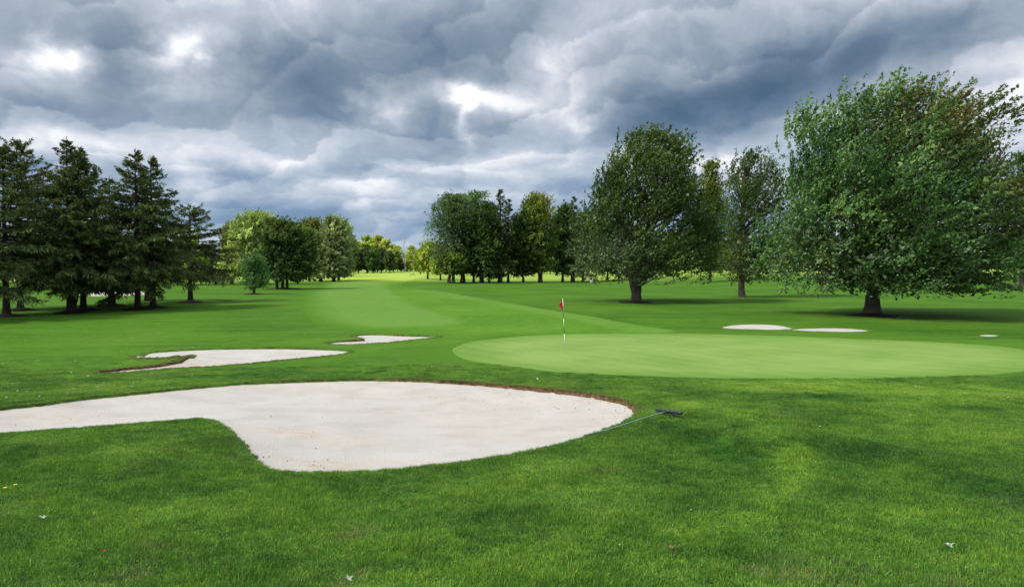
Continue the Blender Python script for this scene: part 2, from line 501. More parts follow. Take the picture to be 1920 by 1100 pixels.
def mat_fairway():
    m, t, bs = new_mat('fairway_turf')
    pos = t.new('ShaderNodeNewGeometry').outputs['Position']
    n = t.noise(pos, .11, 5, .65, .5)
    f = t.noise(pos, 1.3, 5, .7)
    sx = t.new('ShaderNodeSeparateXYZ'); t.l.new(pos, sx.inputs[0])
    col = t.ramp(n, [(.3, (.060, .152, .013)), (.5, (.078, .178, .016)), (.7, (.102, .205, .024))])
    col = t.mix(t.m('MULTIPLY', t.attr('stripe'), .62), col, rgb(.125, .222, .048))
    col = t.mix(t.m('MULTIPLY', t.ss(f, .42, .7), .25), col, rgb(.15, .30, .045))
    col = t.mix(t.m('MULTIPLY', t.ss(f, .5, .3), .25), col, rgb(.065, .17, .015))
    col = t.mix(t.m('MULTIPLY', t.attr('soft'), .95), col, t.ramp(n, [(.3, (.044, .122, .010)), (.7, (.078, .170, .017))]))
    col = t.mix(t.m('MULTIPLY', t.ss(t.m('ADD', sx.outputs[1], t.m('MULTIPLY', t.m('SUBTRACT', t.noise(pos, .05, 2), .5), 60)), 160, 220), .85), col, rgb(.34, .46, .075))  # sunlit far end, painted in as a brighter, yellower colour
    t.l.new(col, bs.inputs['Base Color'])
    bs.inputs['Roughness'].default_value = .95; bs.inputs['Specular IOR Level'].default_value = .03
    bp = t.new('ShaderNodeBump'); bp.inputs['Strength'].default_value = .4; bp.inputs['Distance'].default_value = .04
    t.l.new(f, bp.inputs['Height']); t.l.new(bp.outputs[0], bs.inputs['Normal'])
    return m


def mat_sand():
    m, t, bs = new_mat('bunker_sand')
    pos = t.new('ShaderNodeNewGeometry').outputs['Position']
    n = t.noise(pos, .8, 5, .6, .4)
    col = t.ramp(n, [(.3, (.400, .372, .330)), (.5, (.452, .424, .380)), (.7, (.49, .462, .418))])
    st = t.attr('stain')
    mp = t.new('ShaderNodeMapping'); t.l.new(pos, mp.inputs[0]); mp.inputs['Scale'].default_value = (1, 3, 1)
    s2 = t.ss(t.noise(mp.outputs[0], 2.2, 5, .7, .6), .42, .66)
    col = t.mix(t.m('MULTIPLY', st, s2), col, rgb(.46, .31, .19))
    sp = t.noise(pos, 26, 2, .5)
    col = t.mix(t.m('MULTIPLY', t.ss(sp, .665, .72), .55), col, rgb(.22, .15, .09))
    t.l.new(col, bs.inputs['Base Color'])
    bs.inputs['Roughness'].default_value = .95; bs.inputs['Specular IOR Level'].default_value = .1
    bp = t.new('ShaderNodeBump'); bp.inputs['Strength'].default_value = .6; bp.inputs['Distance'].default_value = .03
    h = t.m('ADD', t.m('MULTIPLY', t.noise(pos, 22, 4, .75), 1.5), t.m('MULTIPLY', t.noise(mp.outputs[0], 3.5, 4, .6, .5), .35))
    t.l.new(h, bp.inputs['Height']); t.l.new(bp.outputs[0], bs.inputs['Normal'])
    return m


def mat_noise(name, c0, c1, scale=8, rough=.85, bump=.4, bscale=None, stretch=(1, 1, 1), dist=.02, spec=.2):
    m, t, bs = new_mat(name)
    tc = t.new('ShaderNodeTexCoord').outputs['Object']
    mp = t.new('ShaderNodeMapping'); t.l.new(tc, mp.inputs[0]); mp.inputs['Scale'].default_value = stretch
    n = t.noise(mp.outputs[0], scale, 6, .65, .3)
    col = t.ramp(n, [(.32, c0), (.68, c1)])
    t.l.new(col, bs.inputs['Base Color'])
    bs.inputs['Roughness'].default_value = rough; bs.inputs['Specular IOR Level'].default_value = spec
    if bump:
        bp = t.new('ShaderNodeBump'); bp.inputs['Strength'].default_value = bump; bp.inputs['Distance'].default_value = dist
        t.l.new(t.noise(mp.outputs[0], bscale or scale * 2, 5, .7), bp.inputs['Height']); t.l.new(bp.outputs[0], bs.inputs['Normal'])
    return m


def mat_leaf(name, under=(1.5, 1.6, 1.75), transl=.25, gloss=.35, rough=.45):
    m, t, bs = new_mat(name)
    col = t.attr('leaf_col', out='Color')
    rnd = t.new('ShaderNodeObjectInfo').outputs['Random']
    hs = t.new('ShaderNodeHueSaturation')
    t.l.new(col, hs.inputs['Color'])
    t.l.new(t.m('MULTIPLY_ADD', rnd, .012, .494), hs.inputs['Hue'])
    t.l.new(t.m('MULTIPLY_ADD', rnd, .25, .88), hs.inputs['Value'])
    geo = t.new('ShaderNodeNewGeometry')
    und = t.mix(1.0, hs.outputs[0], rgb(*under), 'MULTIPLY')
    c = t.mix(geo.outputs['Backfacing'], hs.outputs[0], und)
    t.l.new(c, bs.inputs['Base Color'])
    bs.inputs['Roughness'].default_value = rough
    bs.inputs['Specular IOR Level'].default_value = gloss
    tr = t.new('ShaderNodeBsdfTranslucent')
    t.l.new(t.mix(1.0, c, rgb(1.3, 1.4, .7), 'MULTIPLY'), tr.inputs[0])
    mx = t.new('ShaderNodeMixShader'); mx.inputs[0].default_value = transl
    t.l.new(bs.outputs[0], mx.inputs[1]); t.l.new(tr.outputs[0], mx.inputs[2])
    t.l.new(mx.outputs[0], t.n['Material Output'].inputs[0])
    return m


def mat_blade():
    m, t, bs = new_mat('grass_blade')
    g = t.new('ShaderNodeGroup'); g.node_tree = TURF
    v = t.attr('leaf_col', out='Color')
    c = t.mix(1.0, g.outputs[0], v, 'MULTIPLY')
    c = tinted(t, c, t.attr('tint', 'INSTANCER'))
    dry = t.attr('dry', 'INSTANCER')
    pos = t.new('ShaderNodeNewGeometry').outputs['Position']
    nn = t.noise(pos, 9, 3, .7)
    c = t.mix(t.m('MULTIPLY', dry, t.ss(nn, .3, .6)), c, rgb(.20, .17, .075))
    t.l.new(c, bs.inputs['Base Color'])
    bs.inputs['Roughness'].default_value = .55; bs.inputs['Specular IOR Level'].default_value = .25
    tr = t.new('ShaderNodeBsdfTranslucent'); t.l.new(c, tr.inputs[0])
    mx = t.new('ShaderNodeMixShader'); mx.inputs[0].default_value = .3
    t.l.new(bs.outputs[0], mx.inputs[1]); t.l.new(tr.outputs[0], mx.inputs[2])
    t.l.new(mx.outputs[0], t.n['Material Output'].inputs[0])
    return m


def mat_lip():
    m, t, bs = new_mat('lip_soil_and_turf')
    pos = t.new('ShaderNodeNewGeometry').outputs['Position']
    n = t.noise(pos, 9, 6, .7, .3)
    soil = t.ramp(n, [(.35, (.040, .024, .012)), (.55, (.13, .078, .038)), (.7, (.24, .17, .10))])
    turf = t.ramp(n, [(.35, (.045, .10, .014)), (.65, (.12, .19, .035))])
    worn = t.attr('worn')
    n2 = t.noise(pos, 2.2, 4, .7)
    f = t.ss(t.m('ADD', worn, t.m('MULTIPLY', t.m('SUBTRACT', n2, .5), 1.1)), .3, .6)
    t.l.new(t.mix(f, turf, soil), bs.inputs['Base Color'])
    bs.inputs['Roughness'].default_value = .95; bs.inputs['Specular IOR Level'].default_value = .1
    bp = t.new('ShaderNodeBump'); bp.inputs['Strength'].default_value = .9; bp.inputs['Distance'].default_value = .04
    t.l.new(n, bp.inputs['Height']); t.l.new(bp.outputs[0], bs.inputs['Normal'])
    return m


M = dict(turf=mat_turf(), green=mat_green(), fairway=mat_fairway(), sand=mat_sand(), blade=mat_blade(),
         lip=mat_lip(), lipx=mat_noise('lip_soil', (.035, .022, .012), (.16, .10, .055), 9, bump=.9, dist=.05),
         bark=mat_noise('bark_grey', (.035, .028, .023), (.15, .125, .105), 3.2, stretch=(3, 3, .35), bump=1, dist=.06),
         barkdark=mat_noise('bark_dark', (.016, .012, .010), (.070, .055, .045), 3.2, stretch=(3, 3, .35), bump=1, dist=.06),
         barkpale=mat_noise('bark_pale', (.25, .22, .2), (.52, .48, .44), 4, stretch=(2, 2, .5), bump=.6),
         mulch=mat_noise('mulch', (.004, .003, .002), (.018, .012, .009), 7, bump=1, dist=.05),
         leaf=mat_leaf('maple_leaf', (1.55, 1.5, 1.75), .15, .3, .45),
         soft=mat_leaf('broad_leaf', (1.3, 1.3, 1.4), .35, .25, .5),
         needle=mat_leaf('spruce_needle', (1, 1, 1), .08, .15, .7))


# ------------------------------------------------------------------ ground
WORN = {'A': [(760, 712, 1.6, .5), (900, 717, 1.8, .8), (1020, 727, 2.0, 1.), (1120, 740, 1.8, 1.), (1190, 765, .9, .9), (490, 875, .6, .7), (560, 714, 1.2, .4), (200, 741, 2., .3)],
        'B': [(210, 692, 1.2, .9), (260, 688, 1.4, 1.), (320, 681, 1.2, 1.), (355, 670, .9, 1.), (560, 653, 2, .35)],
        'C': [(670, 635, .9, .8), (760, 628, 1.2, .4)]}


# mower tracks and other lighter and darker streaks and patches in the turf
def _track(px_pts, w, a):
    return np.array([G(*p)[:2] for p in px_pts]), w, a


TRACKS = [_track([(1290, 758), (1400, 782), (1470, 815), (1505, 860), (1480, 915), (1400, 965), (1300, 1008)], .30, .75),
          _track([(1260, 800), (1350, 830), (1400, 870), (1370, 930), (1290, 965)], .38, -.45),
          _track([(1560, 840), (1580, 900), (1520, 970), (1380, 1020)], .4, -.4),
          _track([(0, 725), (200, 712), (430, 703), (700, 695)], .5, -.45),
          _track([(700, 655), (760, 645), (850, 640), (900, 632)], .6, .4),
          _track([(190, 700), (350, 706), (600, 700)], .35, -.4)]
PATCHES = [(1500, 722, 5, .9, .55), (1800, 735, 4, 1.2, .5), (1560, 743, .9, .35, -1.3), (1620, 752, .7, .25, -1.), (1560, 790, .9, .5, -.8), (1850, 765, .8, .3, -.7), (1700, 850, 2.2, .9, -.45),
           (1880, 920, .9, .8, -.7), (1250, 850, 1.6, .8, -.45), (920, 965, 1.6, .7, -.55), (700, 900, 1.4, .4, -.4), (1560, 1060, 1.2, .5, -.5), (330, 830, 1.5, .6, .4), (330, 960, 1., .3, .3),
           (150, 1060, 1.4, .5, -.3), (560, 1010, 1.2, .4, .25), (480, 690, 3.5, .8, -.5), (860, 690, 2.5, 1.2, -.2), (1400, 590, 8, 3, -.3), (600, 640, 3, 1, .2), (1180, 705, 3, .6, -.4),
           (1760, 980, .7, .35, .5), (1460, 990, .6, .25, .5), (840, 1080, .9, .3, .3)]
PATCHES = [G(a, b)[:2] + (c, d, e) for a, b, c, d, e in PATCHES]


def tint_at(x, y):
    t = np.zeros(len(x))
    for (gx_, gy_, sx_, sy_, a) in PATCHES:
        t += a * np.exp(-((x - gx_) / sx_) ** 2 - ((y - gy_) / sy_) ** 2)
    for P, w, a in TRACKS:
        d = np.full(len(x), 1e9)
        for p, q in zip(P[:-1], P[1:]):
            e = q - p; u = np.clip(((x - p[0]) * e[0] + (y - p[1]) * e[1]) / (e @ e), 0, 1)
            d = np.minimum(d, np.hypot(x - p[0] - u * e[0], y - p[1] - u * e[1]))
        t += a * np.exp(-(d / w) ** 2)
    return np.clip(t, -1.2, 1.2)


def build_ground():
    ang = np.concatenate([np.radians(np.arange(-50, 50.01, .45)), np.radians(np.arange(58, 302.1, 9.0))])
    rr = [1.2]
    while rr[-1] < 60: rr.append(rr[-1] * 1.020)
    while rr[-1] < 3800: rr.append(rr[-1] * 1.045)
    rr = np.array(rr)
    RR, AA = np.meshgrid(rr, ang, indexing='ij')
    keep = np.ones(RR.shape, bool)
    ir = np.arange(len(rr))[:, None]; ia = np.arange(len(ang))[None, :]
    side = (ia >= 223)
    keep &= ~(side & (ir % 6 != 0))
    keep &= ~((RR > 450) & (ia % 6 != 0))
    gx, gy = (RR * np.sin(AA))[keep], (RR * np.cos(AA))[keep]
    gx = np.append(gx, 0.); gy = np.append(gy, 0.)
    polys = [b['poly'] for b in BUNKERS.values()] + [GREEN, FAIRWAY]
    names = list(BUNKERS) + ['GREEN', 'FAIRWAY']
    # drop grid points that crowd an outline
    ok = np.ones(len(gx), bool)
    for P in polys:
        x0, y0 = P.min(0) - 1; x1, y1 = P.max(0) + 1
        idx = np.where((gx > x0) & (gx < x1) & (gy > y0) & (gy < y1))[0]
        if len(idx):
            d = np.abs(poly_sdf(P, gx[idx], gy[idx]))
            dist = np.hypot(gx[idx], gy[idx])
            ok[idx[d < .0022 * dist]] = False
    gx, gy = gx[ok], gy[ok]
    verts = [Vector((float(a), float(b))) for a, b in zip(gx, gy)]
    edges = []
    for P in polys:
        s = len(verts)
        verts += [Vector((float(a), float(b))) for a, b in P]
        n = len(P)
        edges += [(s + i, s + (i + 1) % n) for i in range(n)]
    vo, eo, fo, ov, oe, of = geometry.delaunay_2d_cdt(verts, edges, [], 0, 1e-5)
    V = np.array([(v.x, v.y) for v in vo]); F = np.array(fo, np.int32)
    c = V[F].mean(1)
    reg = np.full(len(F), -1)
    for k, (nm, P) in enumerate(zip(names, polys)):
        x0, y0 = P.min(0); x1, y1 = P.max(0)
        idx = np.where((c[:, 0] > x0) & (c[:, 0] < x1) & (c[:, 1] > y0) & (c[:, 1] < y1) & (reg < 0))[0]
        if len(idx):
            s = poly_sdf(P, c[idx, 0], c[idx, 1])
            reg[idx[s < 0]] = k
    Z = H(V[:, 0], V[:, 1])

    def sub(mask):
        f = F[mask]; u, inv = np.unique(f, return_inverse=True)
        return u, inv.reshape(f.shape)
    # rough
    u, f = sub(reg == -1)
    o = mesh_obj('ground', np.column_stack([V[u], Z[u]]), f, M['turf'], smooth=True); tag(o, kind='structure')
    dry = np.zeros(len(u)); near = V[u]
    for nm in 'ABC':
        s = poly_sdf(BUNKERS[nm]['poly'], near[:, 0], near[:, 1])
        w = {'A': .38, 'B': .25, 'C': .2}[nm]
        dry = np.maximum(dry, np.clip(1 - s / w, 0, 1))
    fattr(o, 'dry', dry * .8)
    fattr(o, 'tint', tint_at(near[:, 0], near[:, 1]))
    sg = poly_sdf(GREEN, near[:, 0], near[:, 1])
    fattr(o, 'apron', np.clip(1 - sg / 3.2, 0, 1))
    # putting green
    u, f = sub(reg == names.index('GREEN'))
    o = mesh_obj('putting_green', np.column_stack([V[u], Z[u]]), f, M['green'], smooth=True); tag(o, kind='structure')
    o['label'] = 'smooth pale green putting surface around the flagstick'
    sg = poly_sdf(GREEN, V[u][:, 0], V[u][:, 1])
    fattr(o, 'edge', np.clip(1 + sg / 2.2, 0, 1))
    u, f = sub(reg == names.index('FAIRWAY'))
    o = mesh_obj('fairway', np.column_stack([V[u], Z[u]]), f, M['fairway'], smooth=True); tag(o, kind='structure')
    o['label'] = 'mown fairway running away to the far trees'
    s1 = poly_sdf(STRIPE, V[u][:, 0], V[u][:, 1]); s2 = poly_sdf(STRIPE2, V[u][:, 0], V[u][:, 1])
    fattr(o, 'stripe', np.maximum(np.clip(.5 - s1 / 1.5, 0, 1), .6 * np.clip(.5 - s2 / 1.0, 0, 1)))
    sf = poly_sdf(FAIRWAY, V[u][:, 0], V[u][:, 1])
    fattr(o, 'soft', np.clip(1 + sf / 3.0, 0, 1) * np.clip(np.abs(s2) / 4 - .3, 0, 1) * (V[u][:, 1] < 150) + np.clip(1 + sf / 4.0, 0, 1) * ssn(V[u][:, 1], 95, 130) * (V[u][:, 1] < 230) * .8)
    # sand
    rng = np.random.default_rng(3)
    for k, nm in enumerate(BUNKERS):
        b = BUNKERS[nm]; u, f = sub(reg == k)
        P = V[u]; s = -poly_sdf(b['poly'], P[:, 0], P[:, 1])
        WPT = [G(qx, qy)[:2] + (rad, a) for (qx, qy, rad, a) in WORN.get(nm, [])]

        def wornf(x, y):
            w = np.full(len(x), .12)
            for (wx, wy, rad, a) in WPT:
                w = np.maximum(w, a * np.exp(-((x - wx) / rad) ** 2 * .6 - ((y - wy) / rad) ** 2 * .6))
            return w
        lipd = b['lip'] * (.35 + .75 * wornf(P[:, 0], P[:, 1]))
        drop = lipd + b['bowl'] * (1 - np.exp(-s / 1.4))
        z = Z[u] - drop
        root = empty('sand_bunker', (float(P[:, 0].mean()), float(P[:, 1].mean()), float(z.mean())))
        tag(root, b['label'], 'bunker')
        ox, oy, oz = root.location
        o = mesh_obj('sand', np.column_stack([P, z]) - np.array([ox, oy, oz]), f, M['sand'], root, smooth=True)
        st = np.zeros(len(u))
        if nm == 'A':
            for (qx, qy, sx_, sy_, a) in [(540, 790, 1.0, .35, .9), (620, 800, .8, .3, .8), (600, 848, .7, .25, 1), (640, 857, .5, .2, .9), (500, 868, .35, .3, 1),
                                          (950, 780, 1.0, .6, .5), (900, 765, .8, .5, .35), (740, 845, .6, .2, .5), (100, 765, .8, .5, .4), (820, 730, 1.4, .25, .5), (1160, 765, .4, .3, .6)]:
                wx, wy, _ = G(qx, qy)
                st = np.maximum(st, a * np.exp(-((P[:, 0] - wx) / sx_) ** 2 - ((P[:, 1] - wy) / sy_) ** 2))
            st = np.maximum(st, .5 * np.clip(1 - s / .2, 0, 1))
        if nm == 'B':
            for (qx, qy) in [(250, 692), (320, 686), (370, 678), (395, 680)]:
                wx, wy, _ = G(qx, qy)
                st = np.maximum(st, .8 * np.exp(-((P[:, 0] - wx) / .9) ** 2 - ((P[:, 1] - wy) / .9) ** 2))
        if nm == 'K': st += .5
        fattr(o, 'stain', st)
        # lip: ragged turf edge and soil face round the whole outline
        Q = b['poly']; n = len(Q)
        nx = np.roll(Q, -1, 0) - np.roll(Q, 1, 0); nx /= np.linalg.norm(nx, axis=1)[:, None]
        area = np.sum(Q[:, 0] * np.roll(Q[:, 1], -1) - np.roll(Q[:, 0], -1) * Q[:, 1])
        nrm = np.column_stack([-nx[:, 1], nx[:, 0]]) * (1 if area > 0 else -1)   # inward
        hq = H(Q[:, 0], Q[:, 1])
        rough_ = rng.normal(0, 1, (n, 3)) * .018 * min(1, b['lip'] / .08)
        rows = []
        lq = b['lip'] * (.35 + .75 * wornf(Q[:, 0], Q[:, 1]))
        rough_ *= (lq / b['lip'])[:, None]
        for (inn, dz, j) in [(-.03, .004, 0), (.0, .008, .4), (.012, -.35 * lq, 1), (.03, -.75 * lq, 1), (.10, -lq - .03, 0)]:
            q = Q + nrm * (inn + rough_[:, :1] * j)
            zq = hq + dz + rough_[:, 1] * j
            rows.append(np.column_stack([q, zq]))
        VV = np.concatenate(rows) - np.array([ox, oy, oz])
        FF = []
        for r_ in range(len(rows) - 1):
            i = np.arange(n); j = (i + 1) % n
            FF.append(np.column_stack([r_ * n + i, r_ * n + j, (r_ + 1) * n + j, (r_ + 1) * n + i]))
        lo = mesh_obj('lip', VV, np.concatenate(FF), M['lip'], root)
        worn = wornf(Q[:, 0], Q[:, 1])
        fattr(lo, 'worn', np.tile(worn, len(rows)))


build_ground()


# ------------------------------------------------------------------ tubes, trunks
def tube(path, radii, n=8, lobes=None):
    path = np.asarray(path, float); m = len(path)
    T = np.gradient(path, axis=0); T /= np.linalg.norm(T, axis=1)[:, None] + 1e-9
    up = np.array([0., 0, 1]) if abs(T[0, 2]) < .9 else np.array([1., 0, 0])
    V = []
    for i in range(m):
        a = np.cross(T[i], up); a /= np.linalg.norm(a) + 1e-9
        b = np.cross(T[i], a)
        th = np.arange(n) / n * 2 * np.pi
        r = radii[i] * (1 + (lobes[i] if lobes is not None else 0))
        V.append(path[i] + np.outer(np.cos(th) * r, a) + np.outer(np.sin(th) * r, b))
    V = np.concatenate(V)
    F = []
    k = np.arange(n); k2 = (k + 1) % n
    for i in range(m - 1):
        F.append(np.column_stack([i * n + k, i * n + k2, (i + 1) * n + k2, (i + 1) * n + k]))
    # end caps as a small quad fan is not needed: tips are closed by tiny radii
    return V, np.concatenate(F)


def join(parts):
    V, F, o = [], [], 0
    for v, f in parts:
        V.append(v); F.append(f + o); o += len(v)
    return np.concatenate(V), np.concatenate(F)


def leaf_quads(pos, axis, nrm, L, W, rng, bend=.25):
    """one folded diamond per leaf"""
    side = np.cross(axis, nrm); side /= np.linalg.norm(side, axis=1)[:, None] + 1e-9
    n2 = np.cross(side, axis)
    L = L[:, None]; W = W[:, None]
    a = pos
    b = pos + axis * L * .5 + side * W * .5 + n2 * W * bend
    c = pos + axis * L
    d = pos + axis * L * .5 - side * W * .5 + n2 * W * bend
    V = np.stack([a, b, c, d], 1).reshape(-1, 3)
    F = np.arange(len(pos) * 4).reshape(-1, 4)
    return V, F


def unit(v): return v / (np.linalg.norm(v, axis=-1, keepdims=True) + 1e-9)


def rdir(rng, n):
    return unit(rng.normal(0, 1, (n, 3)))


# ------------------------------------------------------------------ broadleaf tree
def broadleaf(seed, sil, trunk, clumps=90, sprays=16, per=18, leaf=(.2, .13), spray_len=1.0, clump_r=1.2, wind=(.35, 0, .1), up=.45,
              cols=None, warm=None, mat='leaf', bark='bark', depth=.9, droop=0., shell=.5, limb_r=.09, fill=.12, jit=.5, taper_top=True, gapn=0.0, maxlimbs=70, shoots=0, shoot_len=2.0, cvar=.75):
    """sil: list of (height, left extent, right extent) in metres from the trunk axis, low to high.
    trunk: dict(r, h, stems=[(dx, dy, lean)], flare). returns (trunk mesh arrays, crown arrays)"""
    rng = np.random.default_rng(seed)
    sil = np.array(sil, float)
    z0, z1 = sil[0, 0], sil[-1, 0]

    def ext(z, side):
        l = np.interp(z, sil[:, 0], sil[:, 1]); r = np.interp(z, sil[:, 0], sil[:, 2])
        return l, r
    # sample clump centres in the envelope
    C = []
    cr = []
    prof = (sil[:, 1] + sil[:, 2]) / 2
    zs = np.linspace(z0, z1, 200)
    wgt = np.interp(zs, sil[:, 0], prof) ** 1.3 + .25
    wgt /= wgt.sum()
    ph = rng.uniform(0, 6.28, 6)
    tries = 0
    while len(C) < clumps and tries < clumps * 30:
        tries += 1
        z = rng.choice(zs, p=wgt) + rng.normal(0, .1)
        l, r = ext(z, 0)
        th = rng.uniform(0, 2 * np.pi)
        rho = rng.uniform(shell ** 2, 1) ** .5
        half = (l + r) / 2; mid = (r - l) / 2
        x = mid + half * rho * math.cos(th)
        y = half * depth * rho * math.sin(th)
        # keep the clump inside at its radius
        k = clump_r * (.65 + .5 * min(1, half / (z1 * .3 + .1))) * rng.uniform(.75, 1.25)
        lob_ = 1 + .13 * math.sin(2 * th + z * .55 + ph[0]) + .11 * math.sin(3 * th - z * .9 + ph[1]) - .04
        sc = max(0.0, 1 - (k * .55 + spray_len * .3) / max(half, .3)) * lob_
        x = mid + (x - mid) * sc; y *= sc
        zc = min(z, z1 - k * .6 - spray_len * (.3 + .6 * up))
        zc = max(zc, z0 + k * .35)
        if C:
            d = np.linalg.norm(np.array(C) - (x, y, zc), axis=1)
            if d.min() < k * .42 and tries < clumps * 20: continue
        C.append((x, y, zc)); cr.append(k)
    C = np.array(C); cr = np.array(cr)
    C[:, 0] -= wind[0] * spray_len * .4
    n = len(C)
    cen = np.array([float((sil[:, 2] - sil[:, 1]).mean() / 2), 0, (z0 * .6 + z1 * .4)])
    outw = unit(C - cen)
    # sprays
    ci = np.repeat(np.arange(n), sprays)
    sdv = rdir(rng, len(ci))
    sdv = unit(sdv + outw[ci] * .55 + np.array([0, 0, .25]))
    rr = rng.uniform(.25, .95, len(ci)) ** .6
    base = C[ci] + sdv * (cr[ci] * rr)[:, None] * np.array([1, 1, .72])
    W = np.array(wind)
    sdir_ = unit(sdv * .55 + outw[ci] * .35 + np.array([0, 0, up - droop]) + W + rng.normal(0, .22, (len(ci), 3)))
    sl = spray_len * rng.uniform(.55, 1.3, len(ci))
    # keep top shoots longer
    # leaves
    li = np.repeat(np.arange(len(ci)), per)
    tt = rng.uniform(0, 1, len(li))
    curve = np.column_stack([W[0] * tt ** 2, W[1] * tt ** 2, -droop * tt ** 2]) * .5
    wid = (.24 * (1 - tt * .75)) * jit * 2
    pos = base[li] + sdir_[li] * (tt * sl[li])[:, None] + curve * sl[li][:, None] + rng.normal(0, 1, (len(li), 3)) * (wid * sl[li] * .5)[:, None]
    ax = unit(sdir_[li] * .8 + W * .5 + rdir(rng, len(li)) * .8)
    nr = unit(rdir(rng, len(li)) * .6 + np.array([0, 0, .8]) + outw[ci[li]] * .4)
    q_ = rng.choice([.6, .85, 1.1, 1.55], len(li), p=[.25, .35, .28, .12]); Ls = leaf[0] * q_ * rng.uniform(.8, 1.2, len(li)); Ws = leaf[1] * q_ * rng.uniform(.8, 1.25, len(li))
    if shoots:
        qz = rng.choice(zs, shoots, p=wgt * np.clip((zs - z0) / (z1 - z0) + .15, 0, 1) / (wgt * np.clip((zs - z0) / (z1 - z0) + .15, 0, 1)).sum())
        ql, qr = ext(qz, 0); qt = rng.uniform(0, 2 * np.pi, shoots); qo = rng.uniform(.62, .93, shoots)
        qb = np.column_stack([(qr - ql) / 2 + (ql + qr) / 2 * qo * np.cos(qt), (ql + qr) / 2 * depth * qo * np.sin(qt), qz - shoot_len * .75])
        qd = unit(unit(qb - cen) * .45 + np.array([0, 0, up * .9]) + W * .9 + rng.normal(0, .10, (shoots, 3)))
        qL = shoot_len * rng.uniform(.5, 1.1, shoots); qb = qb - qd * (qL * .6)[:, None]; qb[:, 0] -= W[0] * .6
        m_ = 30
        qi = np.repeat(np.arange(shoots), m_); qq = rng.uniform(0, 1, len(qi))
        qp = qb[qi] + qd[qi] * (qq * qL[qi])[:, None] + W * (qq ** 2 * qL[qi] * .25)[:, None] + rng.normal(0, 1, (len(qi), 3)) * (.17 * (1 - qq * .8))[:, None]
        pos = np.concatenate([pos, qp]); ax = np.concatenate([ax, unit(qd[qi] + W * .4 + rdir(rng, len(qi)) * .55)])
        nr = np.concatenate([nr, unit(rdir(rng, len(qi)) * .8 + np.array([0, 0, .6]))])
        Ls = np.concatenate([Ls, leaf[0] * rng.uniform(.7, 1.2, len(qi))]); Ws = np.concatenate([Ws, leaf[1] * rng.uniform(.6, 1.1, len(qi))])
        sv_ = rng.normal(0, .6, shoots)[qi]
    else: sv_ = np.zeros(0)
    # interior fill
    nf = int(len(li) * fill)
    fz = rng.choice(zs, nf, p=wgt)
    fl, fr = ext(fz, 0)
    ft = rng.uniform(0, 2 * np.pi, nf); frho = rng.uniform(0, .8, nf)
    fx = (fr - fl) / 2 + (fl + fr) / 2 * frho * np.cos(ft); fy = (fl + fr) / 2 * depth * frho * np.sin(ft)
    fpos = np.column_stack([fx, fy, np.clip(fz, z0 + .1, z1 - .5)])
    pos = np.concatenate([pos, fpos]); ax = np.concatenate([ax, rdir(rng, nf)]); nr = np.concatenate([nr, rdir(rng, nf)])
    Ls = np.concatenate([Ls, np.full(nf, leaf[0] * 1.5)]); Ws = np.concatenate([Ws, np.full(nf, leaf[1] * 1.6)])
    zp = np.percentile(pos[:, 2], 99.85)
    kz = (z1 - z0) / (zp - z0)
    pos[:, 2] = z0 + (pos[:, 2] - z0) * kz; C[:, 2] = z0 + (C[:, 2] - z0) * kz
    keep = pos[:, 2] > z0 - .3 + .25 * np.sin(pos[:, 0] * 2.1 + pos[:, 1])
    pos, ax, nr, Ls, Ws = pos[keep], ax[keep], nr[keep], Ls[keep], Ws[keep]
    lv, lf = leaf_quads(pos, ax, nr, Ls, Ws, rng)
    # leaf colours: each tree's own leaves, clump by clump and leaf by leaf
    c0, c1, c2 = [np.array(c) for c in cols]
    cv = rng.normal(0, cvar, n)
    leafv = np.concatenate([cv[ci[li]], sv_, rng.normal(0, .5, nf)])[keep] + rng.normal(0, .45, len(pos))
    k = np.clip(leafv * .35 + .45, 0, 1)[:, None]
    col = np.where(k < .5, c0 + (c1 - c0) * k * 2, c1 + (c2 - c1) * (k - .5) * 2)
    if warm is not None:
        for wc, wfun in (warm if isinstance(warm, list) else [warm]):
            wv = np.clip(wfun(pos) + rng.normal(0, .22, len(pos)) * (wfun(pos) > .02), 0, 1)[:, None]
            col = col * (1 - wv) + np.array(wc) * wv
    col = np.repeat(col, 4, 0)
    # trunk and limbs
    parts = []
    tr, th_ = trunk['r'], trunk['h']
    tops = []
    for (dx, dy, ln) in trunk.get('stems', [(0, 0, 0)]):
        hs_ = np.array([-.3, 0, .12, .35, .8, 1.6, th_ * .6, th_, th_ + (z1 - th_) * .3, th_ + (z1 - th_) * .62])
        hs_ = np.unique(np.clip(hs_, -.3, z1 * .9))
        rad = tr * (1 + trunk.get('flare', .55) * np.exp(-np.maximum(hs_, 0) / .28)) * np.interp(hs_, [0, th_, z1], [1, .78, .12])
        pth = np.column_stack([dx + ln * np.maximum(hs_ - .8, 0) + .1 * np.sin(hs_ * .6 + ph[0]) * (hs_ > 1.5), dy + .08 * np.sin(hs_ * .5 + ph[1]) * (hs_ > 1.5), hs_])
        nn_ = 16 if tr > .25 else 8
        lob = [0.12 * np.exp(-max(h, 0) / .5) * np.sin(np.arange(nn_) / nn_ * 2 * np.pi * 5 + ph[2]) + .035 * np.sin(np.arange(nn_) / nn_ * 2 * np.pi * 3 + ph[3] + h) for h in hs_]
        parts.append(tube(pth, rad, nn_, lob))
        tops.append((pth, rad, hs_))
    order = rng.permutation(n)[:maxlimbs]
